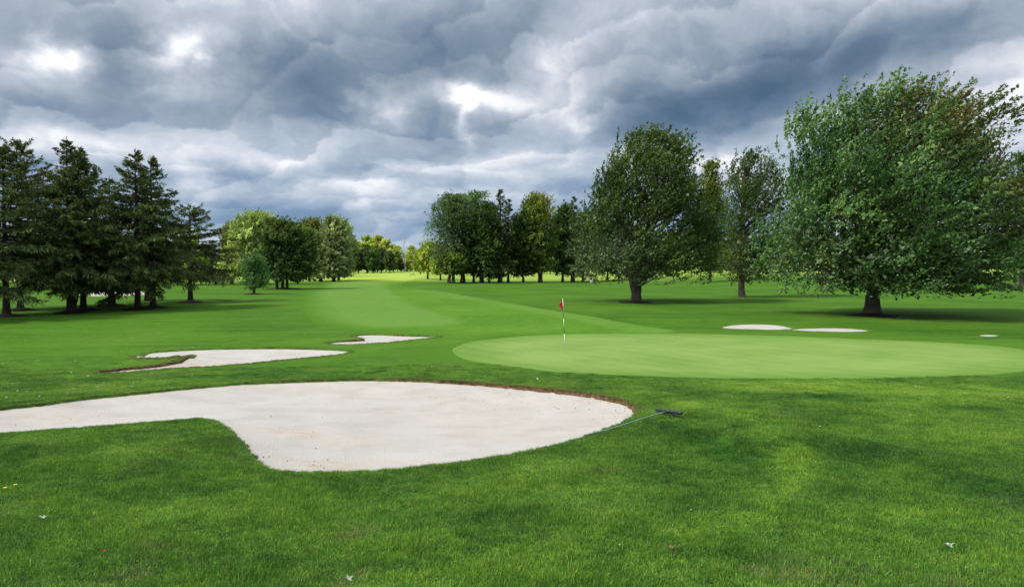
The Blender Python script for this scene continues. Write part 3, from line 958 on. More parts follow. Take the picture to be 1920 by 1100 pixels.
    for i in order:
        pth, rad, hs_ = tops[rng.integers(len(tops))]
        hor = math.hypot(C[i, 0], C[i, 1])
        ha = np.clip(C[i, 2] - hor * rng.uniform(.45, .95), th_ * .82, th_ + (z1 - th_) * .55)
        if C[i, 2] < ha + .3: ha = max(th_ * .78, min(ha, C[i, 2] - .2))
        st = np.array([np.interp(ha, hs_, pth[:, 0]), np.interp(ha, hs_, pth[:, 1]), ha])
        en = C[i] + rng.normal(0, .15, 3)
        ts = np.linspace(0, 1, 6)[:, None]
        mid_ = (st + en) / 2 + np.array([0, 0, -.12 * hor + .08 * np.linalg.norm(en - st)]) + rng.normal(0, .12, 3) * np.linalg.norm(en - st) * .25
        pp = (1 - ts) ** 2 * st + 2 * ts * (1 - ts) * mid_ + ts ** 2 * en
        r0 = limb_r * rng.uniform(.7, 1.3) * (1 + .12 * np.linalg.norm(en - st))
        parts.append(tube(pp, r0 * np.linspace(1, .22, 6), 5))
        for _ in range(2):
            tq = rng.uniform(.45, .85)
            s2 = (1 - tq) ** 2 * st + 2 * tq * (1 - tq) * mid_ + tq ** 2 * en
            e2 = C[i] + rdir(rng, 1)[0] * cr[i] * .9
            tl = np.linspace(0, 1, 4)[:, None]
            p2 = s2 + (e2 - s2) * tl + rng.normal(0, .06, (4, 3)) * np.sin(tl * np.pi)
            parts.append(tube(p2, r0 * .45 * np.linspace(1, .3, 4), 4))
    tv, tf = join(parts)
    return dict(tv=tv, tf=tf, lv=lv, lf=lf, col=col, mat=mat, bark=bark)


# ------------------------------------------------------------------ spruce
def spruce(seed, h, rmax, zb=1.7, rtrunk=.2, per_m=8, twig=.55, strip=(.30, .055), cols=((.052, .076, .027), (.108, .150, .046), (.19, .235, .072)),
           droop=.35, lean=0., density=1.0, power=.85, ragged=.25, step=.17, mat='needle', twin=0.0, curtains=1.0, bark='barkdark'):
    rng = np.random.default_rng(seed)
    stems = [(0., 0., h)] if not twin else [(0, 0, h), (twin, rng.uniform(-.3, .3), h * .93)]
    P, A, N, Ls, Ws, CV = [], [], [], [], [], []
    parts = []
    for (ox, oy, hh) in stems:
        hs_ = np.array([-.3, 0, .15, .5, 1.5, hh * .3, hh * .6, hh * .85, hh])
        pth = np.column_stack([ox * np.clip(hs_ / 2.5, 0, 1) + lean * hs_, np.full(len(hs_), oy), hs_])
        rad = rtrunk * (1 + .5 * np.exp(-np.maximum(hs_, 0) / .25)) * np.interp(hs_, [0, hh], [1, .07])
        nn_ = 12
        lob = [.08 * np.sin(np.arange(nn_) * 2.6 + q) for q in hs_]
        parts.append(tube(pth, rad, nn_, lob))
        z = zb
        while z < hh - .15:
            t = (z - zb) / (hh - zb)
            L = rmax * (1 - t) ** power * rng.uniform(1 - ragged, 1 + ragged * .7) + .10
            if t < .12: L *= rng.uniform(.6, 1.0)
            th = rng.uniform(0, 2 * np.pi)
            pitch0 = np.interp(t, [0, .35, .75, 1], [-.12, .0, .28, .5]) + rng.normal(0, .1)
            m = max(3, int(L / .35) + 2)
            s = np.linspace(0, 1, m)
            dr = -droop * L * (s ** 1.3) * (1 - t) * .55 + .16 * L * np.maximum(s - .6, 0) ** 1.2 * 1.6
            dh = np.array([math.cos(th), math.sin(th)])
            bp = np.column_stack([ox * min(z / 2.5, 1) + lean * z + dh[0] * L * s, oy + dh[1] * L * s, z + math.tan(pitch0) * L * s + dr])
            parts.append(tube(bp, (.018 + .011 * L) * np.linspace(1, .2, m), 4))
            # twigs along the branch
            k = max(4, int(L / step * density))
            q = rng.uniform(.12, 1, k) ** .8
            bx = np.column_stack([np.interp(q, s, bp[:, i]) for i in range(3)])
            for sg in (-1, 1):
                side = np.array([-dh[1], dh[0], 0]) * sg
                fw = np.array([dh[0], dh[1], 0])
                tl = twig * (.35 + .65 * np.sin(np.clip(q, 0, 1) * 2.6)) * rng.uniform(.6, 1.35, k) * (.10 + .90 * (1 - t) ** .8)
                hang = rng.uniform(.25, 1.0, k) * (1 - t * .8) * curtains
                d = unit(side * rng.uniform(.5, 1, k)[:, None] + fw * rng.uniform(.4, .9, k)[:, None] - np.array([0, 0, 1]) * hang[:, None] * .8)
                for seg in range(3):
                    f0 = seg / 3
                    d2 = unit(d - np.array([0, 0, 1]) * (hang * f0 * .9)[:, None])
                    base = bx + d * (tl * f0)[:, None] + rng.normal(0, .035, (k, 3))
                    for rep in range(2):
                        P.append(base); A.append(unit(d2 + rng.normal(0, .38, (k, 3))))
                        N.append(unit(rdir(rng, k) * .8 + np.array([0, 0, .6])))
                        Ls.append(np.maximum(tl * .62, strip[0] * .6) * rng.uniform(.8, 1.3, k)); Ws.append(strip[1] * rng.uniform(.8, 1.7, k))
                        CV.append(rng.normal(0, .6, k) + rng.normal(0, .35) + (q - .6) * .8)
            # forward shoots on the branch
            P.append(bx); A.append(unit(np.array([dh[0], dh[1], .15]) + rng.normal(0, .3, (k, 3)))); N.append(unit(rdir(rng, k) + np.array([0, 0, 1.2])))
            Ls.append(strip[0] * rng.uniform(1, 1.6, k)); Ws.append(strip[1] * rng.uniform(1.2, 2, k)); CV.append(rng.normal(.2, .5, k))
            z += rng.uniform(.5, 1.5) / (per_m * (1 + .6 * t))
        # leader
        k = 26
        zz = rng.uniform(hh - 1.1, hh + .05, k)
        P.append(np.column_stack([np.full(k, pth[-1, 0]), np.full(k, oy), zz])); A.append(unit(rng.normal(0, .7, (k, 3)) + np.array([0, 0, .9])))
        N.append(rdir(rng, k)); Ls.append(np.full(k, .28)); Ws.append(np.full(k, .06)); CV.append(rng.normal(.2, .4, k))
    P, A, N = map(np.concatenate, (P, A, N)); Ls, Ws, CV = map(np.concatenate, (Ls, Ws, CV))
    lv, lf = leaf_quads(P, A, N, Ls, Ws, rng, .15)
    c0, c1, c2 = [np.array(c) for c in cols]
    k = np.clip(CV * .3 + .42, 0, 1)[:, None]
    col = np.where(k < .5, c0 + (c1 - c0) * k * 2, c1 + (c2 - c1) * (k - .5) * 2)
    tv, tf = join(parts)
    return dict(tv=tv, tf=tf, lv=lv, lf=lf, col=np.repeat(col, 4, 0), mat=mat, bark=bark)


def make_tree(name, data, loc, label, cat='tree', group=None, rz=0., scale=1.0, fol='crown'):
    root = empty(name, loc, rz); root.scale = (scale,) * 3
    tag(root, label, cat, group)
    mesh_obj('trunk', data['tv'], data['tf'], M[data['bark']], root, smooth=True)
    c = mesh_obj(fol, data['lv'], data['lf'], M[data['mat']], root)
    cattr(c, data['col'])
    return root


def copy_tree(src, loc, label, rz=0., scale=1.0, zs=None, group=None):
    r = src.copy(); COL.objects.link(r)
    r.location = loc; r.rotation_euler = (0, 0, rz); r.scale = (scale, scale, zs or scale)
    r['label'] = label
    if group: r['group'] = group
    for ch in src.children:
        c = ch.copy(); COL.objects.link(c); c.parent = r
    return r


def px_sil(bx, d, rows, base_y, near=1.0):
    """silhouette rows (py, left px, right px) -> metres above the base"""
    k = d / FPX
    # the near side of a deep crown looms higher than its middle
    rows = [(HORIZ - (HORIZ - y) * near if y < HORIZ else y, l, r) for (y, l, r) in rows]
    out = [((base_y - y) * k, (bx - l) * k, (r - bx) * k) for (y, l, r) in rows]
    return sorted(out)


def mulch(px, py, r, rng=random.Random(5)):
    x, y, z = G(px, py)
    n = 28
    rows = []
    for k, (f, h) in enumerate([(1.0, .0), (.93, .05), (.6, .12), (.25, .19), (.02, .2)]):
        for i in range(n):
            a = i / n * 2 * math.pi
            q = r * f * (1 + .06 * math.sin(a * 3 + px) + .05 * math.sin(a * 7 + py) + rng.uniform(-.03, .03))
            X, Y = x + q * math.cos(a), y + q * math.sin(a)
            rows.append((q * math.cos(a), q * math.sin(a), float(H(X, Y)) - z + h + (rng.uniform(-.015, .015) if 0 < k else -.01)))
    F = [(k * n + i, k * n + (i + 1) % n, (k + 1) * n + (i + 1) % n, (k + 1) * n + i) for k in range(4) for i in range(n)]
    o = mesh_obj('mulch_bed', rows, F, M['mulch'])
    o.location = (x, y, z)
    tag(o, kind='structure')


def dist_of(py, px=960):
    return G(px, py)[1]


# ---- the big maple right of the green
GREENS = dict(
    maple=((.022, .050, .012), (.044, .090, .020), (.085, .135, .040)),
    dark=((.020, .046, .013), (.042, .080, .020), (.075, .12, .032)),
    olive=((.045, .075, .016), (.085, .13, .024), (.14, .185, .036)),
    pale=((.080, .105, .030), (.14, .175, .052), (.21, .24, .090)),
    silver=((.10, .14, .065), (.20, .24, .12), (.30, .34, .19)),
    yellow=((.12, .155, .030), (.22, .25, .050), (.31, .31, .085)),
    lime=((.10, .14, .022), (.16, .21, .035), (.25, .29, .06)),
    willow=((.032, .062, .020), (.062, .105, .034), (.105, .15, .055)),
)

GREENS = {k: tuple(tuple(x * f for x in c) for c, f in zip(v, (1.0, 1.45, 2.1))) for k, v in GREENS.items()}
for k in ('yellow', 'lime', 'pale'):
    GREENS[k] = tuple(tuple(min(.6, x * 1.25) for x in c) for c in GREENS[k])  # autumn tone plus sunlight on distant crowns, brightened in the leaf colour
gx, gy, gz = G(1635, 591)
d1 = gy
rows = [(541, 1590, 1690), (536, 1530, 1750), (528, 1485, 1872), (520, 1458, 1885), (490, 1432, 1898), (450, 1425, 1912), (400, 1428, 1920), (350, 1436, 1910), (310, 1448, 1900), (270, 1456, 1888),
        (240, 1470, 1868), (210, 1496, 1845), (180, 1535, 1822), (160, 1570, 1800), (146, 1620, 1775), (136, 1680, 1745)]
big = broadleaf(11, px_sil(1635, d1, rows, 591, .915), dict(r=.56, h=2.3, flare=.5), clumps=170, sprays=20, per=26, leaf=(.21, .14), spray_len=1.45, clump_r=1.6, jit=.22,
                wind=(.52, 0, .08), up=.42, cols=GREENS['maple'], shell=.5, limb_r=.085, fill=.2, shoots=800, shoot_len=2.0,
                warm=[((.085, .115, .018), lambda p: .55 * ssn(p[:, 0], 2, 8) * ssn(p[:, 2], 4, 8)),
                      ((.14, .19, .10), lambda p: .34 * (1 - ssn(p[:, 2], 4, 9)) * (np.sin(p[:, 0] * 1.3 + p[:, 2]) * np.sin(p[:, 2] * 1.9 + p[:, 1]) > -.1)),
                      ((.15, .07, .02), lambda p: .6 * np.exp(-((p[:, 0] - 3.2) / 3.0) ** 2 - ((p[:, 2] - 14.2) / 2.6) ** 2) * (np.sin(p[:, 0] * 1.7) * np.sin(p[:, 2] * 1.3 + 1) > -.1)
                       + .5 * np.exp(-((p[:, 0] - 8.5) / 2.2) ** 2 - ((p[:, 2] - 10) / 3) ** 2) * (np.sin(p[:, 2] * 2.3) > .3))])
make_tree('maple_tree', big, (gx, gy, gz), 'huge dense wind-blown maple with reddening top leaves, standing behind the two thin bunkers')
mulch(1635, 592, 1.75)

gx, gy, gz = G(1193, 566)
d2 = gy
rows = [(524, 1168, 1222), (519, 1112, 1265), (512, 1082, 1335), (490, 1066, 1350), (450, 1070, 1352), (410, 1082, 1348), (370, 1090, 1340), (330, 1098, 1325), (300, 1122, 1312), (275, 1138, 1295),
        (254, 1150, 1275), (238, 1180, 1250), (227, 1208, 1232)]
m2 = broadleaf(23, px_sil(1193, d2, rows, 566, .945), dict(r=.36, h=2.0, flare=.9, stems=[(-.16, 0, -.20), (.16, .1, .22), (0, -.05, .02)]), clumps=140, sprays=17, per=22, leaf=(.24, .155), spray_len=1.6, jit=.22,
               clump_r=1.25, wind=(.38, 0, .05), up=.65, cols=((.026, .058, .012), (.060, .118, .022), (.13, .20, .048)), shell=.45, limb_r=.10, fill=.04, shoots=650, shoot_len=2.6,
               warm=[((.085, .14, .022), lambda p: .45 * ssn(p[:, 2], 8, 17)), ((.14, .19, .10), lambda p: .3 * (1 - ssn(p[:, 2], 5, 9)) * (1 - ssn(p[:, 0], -3, 3)))])
make_tree('maple_tree', m2, (gx, gy, gz), 'tall feathery maple with a forked dark trunk, standing beyond the flagstick')
mulch(1193, 567, 1.75)

gx, gy, gz = G(1390, 557)
d3 = gy
rows = [(525, 1368, 1420), (505, 1350, 1452), (470, 1345, 1470), (430, 1345, 1480), (390, 1348, 1485), (350, 1350, 1480), (320, 1358, 1470), (300, 1370, 1445), (285, 1388, 1425), (276, 1400, 1415)]
m3 = broadleaf(31, px_sil(1390, d3, rows, 557, .97), dict(r=.42, h=2.8, flare=.45), clumps=85, sprays=15, per=15, leaf=(.25, .16), spray_len=1.7, jit=.35, clump_r=1.15, wind=(.35, 0, 0), up=.35,
               cols=((.035, .062, .016), (.065, .11, .026), (.12, .17, .045)), mat='soft', shell=.35, limb_r=.10, fill=.03, shoots=160, shoot_len=1.6)
make_tree('maple_tree', m3, (gx, gy, gz), 'thin-crowned tree with a bare straight grey trunk between the two large maples')

# ---- spruces on the left
sp_specs = [  # px, py, top y, half width px, seed, twin, zb px above the base
    (12, 592, 268, 105, 41, 0, 62), (38, 580, 262, 95, 42, 0, 50), (131, 586, 258, 100, 43, .8, 52), (156, 581, 275, 95, 44, 0, 45),
    (209, 572, 330, 80, 45, 0, 30), (258, 579, 278, 95, 46, 0, 48), (287, 576, 290, 92, 47, 0, 45), (357, 566, 386, 80, 48, 0, 38), (-70, 600, 255, 120, 49, 0, 50)]
labels = ['dark spruce at the left edge of the picture, nearest of the left group',
          'broad-topped dark spruce second from the left edge with an open crown',
          'tallest pointed spruce of the left group, its thick trunk hiding the middle of the row',
          'dark spruce close behind the tallest spruce, its trunk just right of it',
          'short dark spruce at the back of the left group with foliage down to the grass',
          'pointed spruce on a pale trunk in front of the pinkish far bunker',
          'slimmer spruce on a dark trunk beside the pale-trunked spruce',
          'lowest round-topped spruce at the right end of the left group',
          'dark spruce reaching in from beyond the left edge of the picture']
for (px, py, ty, hw, sd_, twin, zbp), lab in zip(sp_specs, labels):
    x, y, z = G(px, py)
    k = y / FPX
    hh = (py - ty) * k - .25
    dat = spruce(sd_, hh, hw * 1.28 * k, zb=(zbp + 17) * k, rtrunk=.24 if px != 209 else .3, per_m=10, twig=.75, strip=(.30, .060), droop=.42, twin=twin,
                 power=1.0 if px not in (357, 38) else .55, density=1.15, curtains=1.0)
    make_tree('spruce_tree', dat, (x, y, z), lab, group='spruces standing in a row at the left')
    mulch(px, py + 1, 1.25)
x, y, z = G(248, 566)
dat = spruce(52, 9, 2.6, zb=1.6, rtrunk=.24, twig=.7, strip=(.32, .07), per_m=6)
make_tree('spruce_tree', dat, (x, y + 3, z), 'far spruce seen through the gap beside the pinkish bunker', group='spruces standing in a row at the left')

# small round tree
x, y, z = G(476, 551)
rows = [(538, 462, 492), (530, 450, 505), (518, 446, 511), (505, 448, 510), (492, 454, 505), (484, 462, 496), (478, 470, 488)]
dat = broadleaf(61, px_sil(476, y, rows, 551), dict(r=.20, h=1.0, flare=.4), clumps=42, sprays=12, per=13, leaf=(.20, .12), spray_len=.6, clump_r=.7, wind=(.1, 0, 0), up=.4,
                cols=((.05, .10, .035), (.095, .17, .055), (.15, .23, .085)), mat='soft', shell=.3, fill=.2, limb_r=.04)
make_tree('small_tree', dat, (x, y, z), 'small round grey-green tree alone on the left edge of the fairway')
mulch(476, 552, 1.3)


def px_tree(name, seed, px, py, d, rows, label, cols, group=None, stems=None, r=.35, h=None, mul=1.0, **kw):
    """broadleaf tree at pixel column px and distance d with a traced silhouette"""
    X = (px - 960) / FPX * d
    zz = float(H(X, d))
    byy = HORIZ + (CAMZ - zz) / d * FPX
    y0_, l0_, r0_ = rows[0]
    rows = [(y0_ - 5, l0_, r0_)] + [(min(y, y0_ - 6), l, r) for (y, l, r) in rows[1:]]
    s = px_sil(px, d, rows, byy)
    hh = h if h is not None else max(.8, s[0][0] * .8)
    H_ = s[-1][0]
    args = dict(clumps=int(70 * mul), sprays=12, per=12, leaf=(.42 * d / 170, .30 * d / 170), spray_len=1.5, clump_r=H_ * .085 + .25, cols=GREENS[cols], mat='soft', shell=.35, limb_r=.09,
                fill=.15, wind=(.3, 0, 0), up=.4, maxlimbs=24)
    args.update(kw)
    dat = broadleaf(seed, s, dict(r=r, h=hh, flare=.4, stems=stems or [(0, 0, 0)]), **args)
    return make_tree(name, dat, (X, d, zz), label, group=group)


# ---- group left of the fairway
px_tree('maple_tree', 71, 530, 540, 128, [(527, 505, 560), (520, 488, 590), (500, 478, 600), (470, 478, 604), (445, 486, 598), (428, 496, 580), (418, 508, 560), (410, 525, 545)],
        'dark rounded maple on three close trunks left of the fairway', 'dark', stems=[(-1.0, 0, 0), (-.1, .3, .02), (.75, 0, 0)], r=.27, h=2.0, mul=1.8, per=15, sprays=14, leaf=(.34, .24),
        warm=((.07, .065, .015), lambda p: .4 * ssn(p[:, 2], 7, 12)))
mulch(530, 541, 3.0)
px_tree('tree', 72, 465, 530, 165, [(520, 430, 510), (500, 418, 530), (470, 416, 535), (440, 424, 532), (418, 440, 524), (405, 455, 512), (397, 475, 495)],
        'tall pale light-green tree rising behind the dark three-trunked maple', 'pale', mul=1.6, per=14)
px_tree('tree', 73, 434, 530, 175, [(522, 420, 448), (480, 415, 452), (445, 417, 450), (428, 424, 444), (420, 430, 440)],
        'narrow tree with rusty tinge between the last spruce and the pale tree', 'olive', warm=((.22, .12, .04), lambda p: .5 * ssn(p[:, 2], 8, 12)))
px_tree('tree', 74, 580, 526, 196, [(518, 560, 605), (490, 558, 612), (455, 558, 616), (430, 566, 612), (418, 575, 605), (411, 588, 598)],
        'olive-brown tree directly behind the right side of the three-trunked maple', 'olive', mul=1.2, warm=((.15, .13, .03), lambda p: .4 * ssn(p[:, 2], 8, 14)))
px_tree('silver_tree', 75, 606, 528, 186, [(522, 585, 640), (508, 578, 660), (480, 585, 667), (455, 590, 664), (430, 600, 655), (415, 612, 645), (407, 620, 638)],
        'pale silvery-leaved tree with drooping boughs at the left side of the far fairway', 'silver', stems=[(-.6, 0, -.02), (2.4, 1, .02)], r=.45, h=2.0, mul=2.0, per=15)
px_tree('tree', 76, 635, 524, 205, [(518, 615, 655), (490, 610, 664), (450, 612, 662), (425, 620, 655), (412, 632, 648)],
        'dark green tree close behind the silvery-leaved tree', 'olive', mul=1.2)

# ---- copse right of the fairway
CG = 'trees of the dark copse right of the fairway'
px_tree('willow_tree', 81, 868, 532, 172, [(515, 850, 890), (500, 825, 895), (470, 808, 900), (430, 800, 900), (395, 803, 895), (375, 815, 885), (364, 835, 868)],
        'wispy willow at the fairway end of the dark copse, on a thick trunk', 'willow', group=CG, r=.62, h=2.0, mul=1.8, droop=.75, spray_len=2.0, leaf=(.42, .18), wind=(.3, 0, 0), per=15)
px_tree('willow_tree', 82, 888, 532, 178, [(515, 865, 915), (490, 852, 925), (440, 850, 930), (395, 856, 928), (372, 868, 915), (360, 882, 900)],
        'wispy dark tree second in the copse, on a slim dark trunk', 'willow', group=CG, r=.3, h=2.0, mul=1.4, droop=.6, spray_len=1.8, leaf=(.42, .2))
px_tree('tree', 83, 901, 532, 171, [(518, 880, 925), (490, 868, 940), (450, 868, 942), (415, 878, 935), (395, 890, 920)],
        'dark tree on a pale slim trunk in the middle of the copse front', 'dark', group=CG, r=.3, mul=1.2)
px_tree('tree', 84, 917, 532, 176, [(515, 900, 940), (480, 890, 950), (430, 888, 948), (395, 896, 936), (380, 908, 925)],
        'dark tree on the palest slim trunk of the copse', 'dark', group=CG, r=.26, mul=1.0)
for (px, d, ty, hw, sd_, lab) in [(938, 172, 356, 36, 85, 'tallest spruce of the copse with a thin spire, on a very thick trunk'),
                                  (953, 176, 374, 30, 86, 'second spire of the copse just right of the tallest spruce'),
                                  (1076, 178, 369, 22, 87, 'narrow dark spruce top poking out left of the forked-trunk maple'),
                                  (905, 181, 400, 34, 88, 'dark spruce filling the middle of the copse behind the slim trunks')]:
    X = (px - 960) / FPX * d; zz = float(H(X, d)); byy = HORIZ + (CAMZ - zz) / d * FPX; k = d / FPX
    dat = spruce(sd_, (byy - ty) * k, hw * k, zb=2.0, rtrunk=.55 if px == 938 else .3, per_m=5, twig=1.0, strip=(.5, .10), droop=.3, power=.75, step=.30, ragged=.3)
    make_tree('spruce_tree', dat, (X, d, zz), lab, group=CG)
px_tree('tree', 89, 981, 530, 176, [(518, 960, 1000), (490, 945, 1010), (450, 945, 1010), (415, 952, 1002), (400, 965, 990)],
        'green tree on a grey trunk between the copse spires and the yellow-topped tree', 'dark', group=CG, r=.32, mul=1.2)
px_tree('tree', 90, 1013, 530, 177, [(512, 990, 1035), (490, 972, 1045), (450, 966, 1045), (415, 966, 1040), (385, 975, 1032), (370, 988, 1020), (364, 998, 1010)],
        'yellow-topped tree on a V-shaped trunk in the copse', 'olive', group=CG, stems=[(-.2, 0, -.05), (.2, 0, .07)], r=.36, h=2.0, mul=1.7, up=.6, spray_len=1.9, shell=.3,
        warm=((.22, .21, .025), lambda p: .75 * ssn(p[:, 2], 11, 18) * ssn(p[:, 0], -4, 2)))
px_tree('tree', 91, 1055, 528, 182, [(516, 1035, 1080), (490, 1025, 1090), (450, 1022, 1092), (415, 1030, 1088), (395, 1042, 1078), (384, 1052, 1068)],
        'grey-green tree right of the yellow-topped tree', 'willow', group=CG, r=.34, mul=1.4)
for i, (px, d, ty, hw, sd_, g_, lab) in enumerate([
        (1072, 186, 410, 28, 92, 'dark', 'first of the slim leaning trunks behind the left edge of the forked-trunk maple'),
        (1093, 190, 398, 30, 93, 'olive', 'tree on a slim trunk behind the left boughs of the forked-trunk maple'),
        (1139, 196, 410, 34, 94, 'dark', 'left of the two trunks showing under the forked-trunk maple'),
        (1160, 199, 405, 32, 95, 'olive', 'right of the two trunks showing under the forked-trunk maple')]):
    px_tree('tree', sd_, px, 527, d, [(512, px - 12, px + 14), (490, px - hw, px + hw), (450, px - hw, px + hw), (ty + 20, px - hw * .7, px + hw * .7), (ty, px - 5, px + 5)], lab, g_, group=CG, r=.3)

# ---- shorter trees left of the copse
px_tree('tree', 101, 802, 523, 215, [(512, 788, 822), (495, 780, 830), (475, 782, 830), (462, 790, 822), (455, 800, 812)],
        'bushy light-green tree at the right side of the far fairway', 'lime', r=.3, mul=.9)
px_tree('tree', 102, 846, 530, 168, [(516, 830, 865), (505, 822, 872), (490, 822, 870), (480, 832, 862), (474, 840, 855)],
        'short gnarled olive tree with a reddish leaning trunk in front of the copse end', 'olive', stems=[(-.5, 0, .15), (.5, 0, -.1)], r=.42, h=1.6, mul=.8, per=10)
px_tree('tree', 103, 826, 524, 200, [(515, 812, 842), (495, 808, 846), (475, 812, 845), (462, 820, 838)],
        'yellow-green tree behind the short gnarled tree', 'lime', r=.25, mul=.8)

# ---- behind the large trees on the right
px_tree('tree', 111, 1331, 520, 150, [(512, 1315, 1350), (480, 1300, 1362), (420, 1298, 1365), (360, 1304, 1360), (320, 1314, 1352), (303, 1326, 1345)],
        'yellowish-green tree top showing between the forked-trunk maple and the thin-crowned tree', 'olive', r=.3, mul=1.4,
        warm=((.16, .17, .03), lambda p: .5 * ssn(p[:, 2], 12, 20)))
px_tree('pine_tree', 112, 1916, 527, 128, [(518, 1895, 1945), (480, 1872, 1975), (420, 1868, 1990), (360, 1875, 1985), (320, 1885, 1970), (295, 1900, 1950), (284, 1915, 1930)],
        'dark tree cut off by the right edge of the picture', 'dark', r=.45, h=2.5, mul=1.8, per=14, leaf=(.34, .2), up=.2)

# ---- far tree lines: individual trees that share a few crowns
rs = np.random.default_rng(77)


def far_proto(seed, kind, tall=12., wide=5., **kw):
    s = [(1.6, wide * .35, wide * .35), (3., wide * .8, wide * .8), (tall * .45, wide, wide), (tall * .72, wide * .8, wide * .85), (tall * .9, wide * .45, wide * .5), (tall, wide * .12, wide * .15)]
    a = dict(clumps=44, sprays=10, per=9, leaf=(.75, .55), spray_len=1.4, clump_r=1.25, mat='soft', shell=.3, limb_r=.08, fill=.25, maxlimbs=8)
    a['cols'] = GREENS.get(kind)
    a.update(kw)
    return broadleaf(seed, s, dict(r=.28, h=1.8), **a)


far_list = [
    # px, distance, proto, height, label
    (672, 345, 'pineish', 10.5, 'first grey-green tree of the far left tree line'),
    (688, 350, 'pineish', 12, 'tall grey-green tree in the far tree line under the yellow crowns'),
    (700, 340, 'darkp', 11, 'dark narrow tree in the far tree line'),
    (715, 355, 'pineish', 11.5, 'grey-green tree right of the dark narrow one in the far tree line'),
    (731, 350, 'pineish', 10, 'low grey-green tree at the end of the far tree line'),
    (672, 385, 'yellow', 16, 'orange-tinged crown at the left end of the yellow far trees'),
    (690, 392, 'lime', 18.5, 'lime crown second among the yellow far trees'),
    (708, 398, 'yellow', 19, 'tallest yellow crown above the far tree line'),
    (724, 392, 'yellow', 17, 'yellow crown right of the tallest far one'),
    (738, 400, 'lime', 14, 'small lime crown beside the pale bare trunks'),
    (745, 430, 'yellow', 14.5, 'golden tree behind the pale bare trunks'),
    (779, 425, 'pale', 12, 'pale tree right of the white house'),
    (788, 300, 'lime', 10, 'light-green tree between the white house and the bushy tree'),
    (752, 398, 'pineish', 6, 'low bush left of the white house at the end of the fairway'),
    (770, 396, 'lime', 8.5, 'low light-green tree right of the white house'),
    (771, 455, 'yellow', 15, 'golden tree above the white house'),
]
names_far = {}
protos = dict(
    pineish=far_proto(201, 'pale', 11, 3.6, cols=((.05, .075, .035), (.09, .12, .055), (.15, .18, .085))),
    darkp=far_proto(202, 'dark', 11, 2.8),
    yellow=far_proto(203, 'yellow', 16, 5.2), lime=far_proto(204, 'lime', 14, 5.0), pale=far_proto(205, 'pale', 13, 4.4), dark=far_proto(206, 'dark', 14, 5.0),
    green=far_proto(207, 'willow', 14, 5.2), olive=far_proto(208, 'olive', 14, 4.8))
pheight = dict(pineish=11, darkp=11, yellow=16, lime=14, pale=13, dark=14, green=14, olive=14)
roots = {}


def place_far(px, d, pr, hgt, lab, group):
    X = (px - 960) / FPX * d
    loc = (X, d, float(H(X, d)))
    s = hgt / pheight[pr]
    rz = float(rs.uniform(0, 6.28))
    if pr not in roots:
        roots[pr] = make_tree('far_tree', protos[pr], loc, lab, group=group, rz=rz, scale=s)
    else:
        copy_tree(roots[pr], loc, lab, rz, s * float(rs.uniform(.9, 1.1)), s, group)


for (px, d, pr, hgt, lab) in far_list:
    place_far(px, d, pr, hgt, lab, 'trees closing the end of the fairway')
# behind the spruces on the left
kinds = ['lime', 'green', 'dark', 'olive', 'green', 'lime', 'dark', 'green']
GL = 'trees in the wood behind the left spruces'
GR = 'trees in the wood behind the right-hand maples'
i = 0
COLN = dict(lime='light-green', green='grey-green', dark='dark green', olive='olive', yellow='yellowish', pale='pale green')
ORD = ['first', 'second', 'third', 'fourth', 'fifth', 'sixth', 'seventh', 'eighth', 'ninth', 'tenth', 'eleventh', 'twelfth']


def wood(pxs, d0, dr, h0_, h1_, kk, zones, group):
    """zones: (first px, phrase); trees are counted from the left within each zone"""
    cnt = {}
    for q, px in enumerate(pxs):
        z_ = [ph for (p0, ph) in zones if px >= p0][-1]
        cnt[z_] = cnt.get(z_, -1) + 1
        pr = kk[q % len(kk)]
        place_far(px + float(rs.uniform(-6, 6)), d0 + dr * float(rs.random()), pr, float(rs.uniform(h0_, h1_)), f'{COLN[pr]} far tree, {ORD[cnt[z_]]} from left {z_}', group)


wood(range(-100, 425, 29), 165, 40, 9.5, 13.5, kinds, [(-999, 'beyond the left edge of the picture'), (0, 'behind the leftmost spruces'), (150, 'behind the middle spruces'), (300, 'behind the lowest spruce')], GL)
wood(range(1090, 2010, 29), 250, 60, 10, 15, ['lime', 'olive', 'yellow', 'green', 'olive', 'dark', 'lime'],
     [(0, 'seen under the forked-trunk maple'), (1300, 'seen behind the thin-crowned tree'), (1440, 'seen left of the huge maple trunk'), (1640, 'seen right of the huge maple trunk'), (1880, 'at the right edge of the picture')], GR)
wood(range(840, 1080, 26), 270, 50, 8, 12, ['lime', 'pale', 'olive'], [(0, 'seen between the trunks of the copse')], 'trees beyond the copse')
wood(range(440, 660, 26), 250, 50, 11, 15, ['green', 'olive', 'dark'], [(0, 'behind the three-trunked maple'), (570, 'behind the silvery tree')], 'trees behind the left fairway group')


# ------------------------------------------------------------------ small things
def box(c, s, rz=0.0):
    c = np.array(c, float); s = np.array(s, float) / 2
    v = np.array([(x, y, z) for x in (-1, 1) for y in (-1, 1) for z in (-1, 1)], float) * s
    ca, sa = math.cos(rz), math.sin(rz)
    v = np.column_stack([v[:, 0] * ca - v[:, 1] * sa, v[:, 0] * sa + v[:, 1] * ca, v[:, 2]]) + c
    f = np.array([(0, 1, 3, 2), (4, 6, 7, 5), (0, 4, 5, 1), (2, 3, 7, 6), (0, 2, 6, 4), (1, 5, 7, 3)])
    return v, f


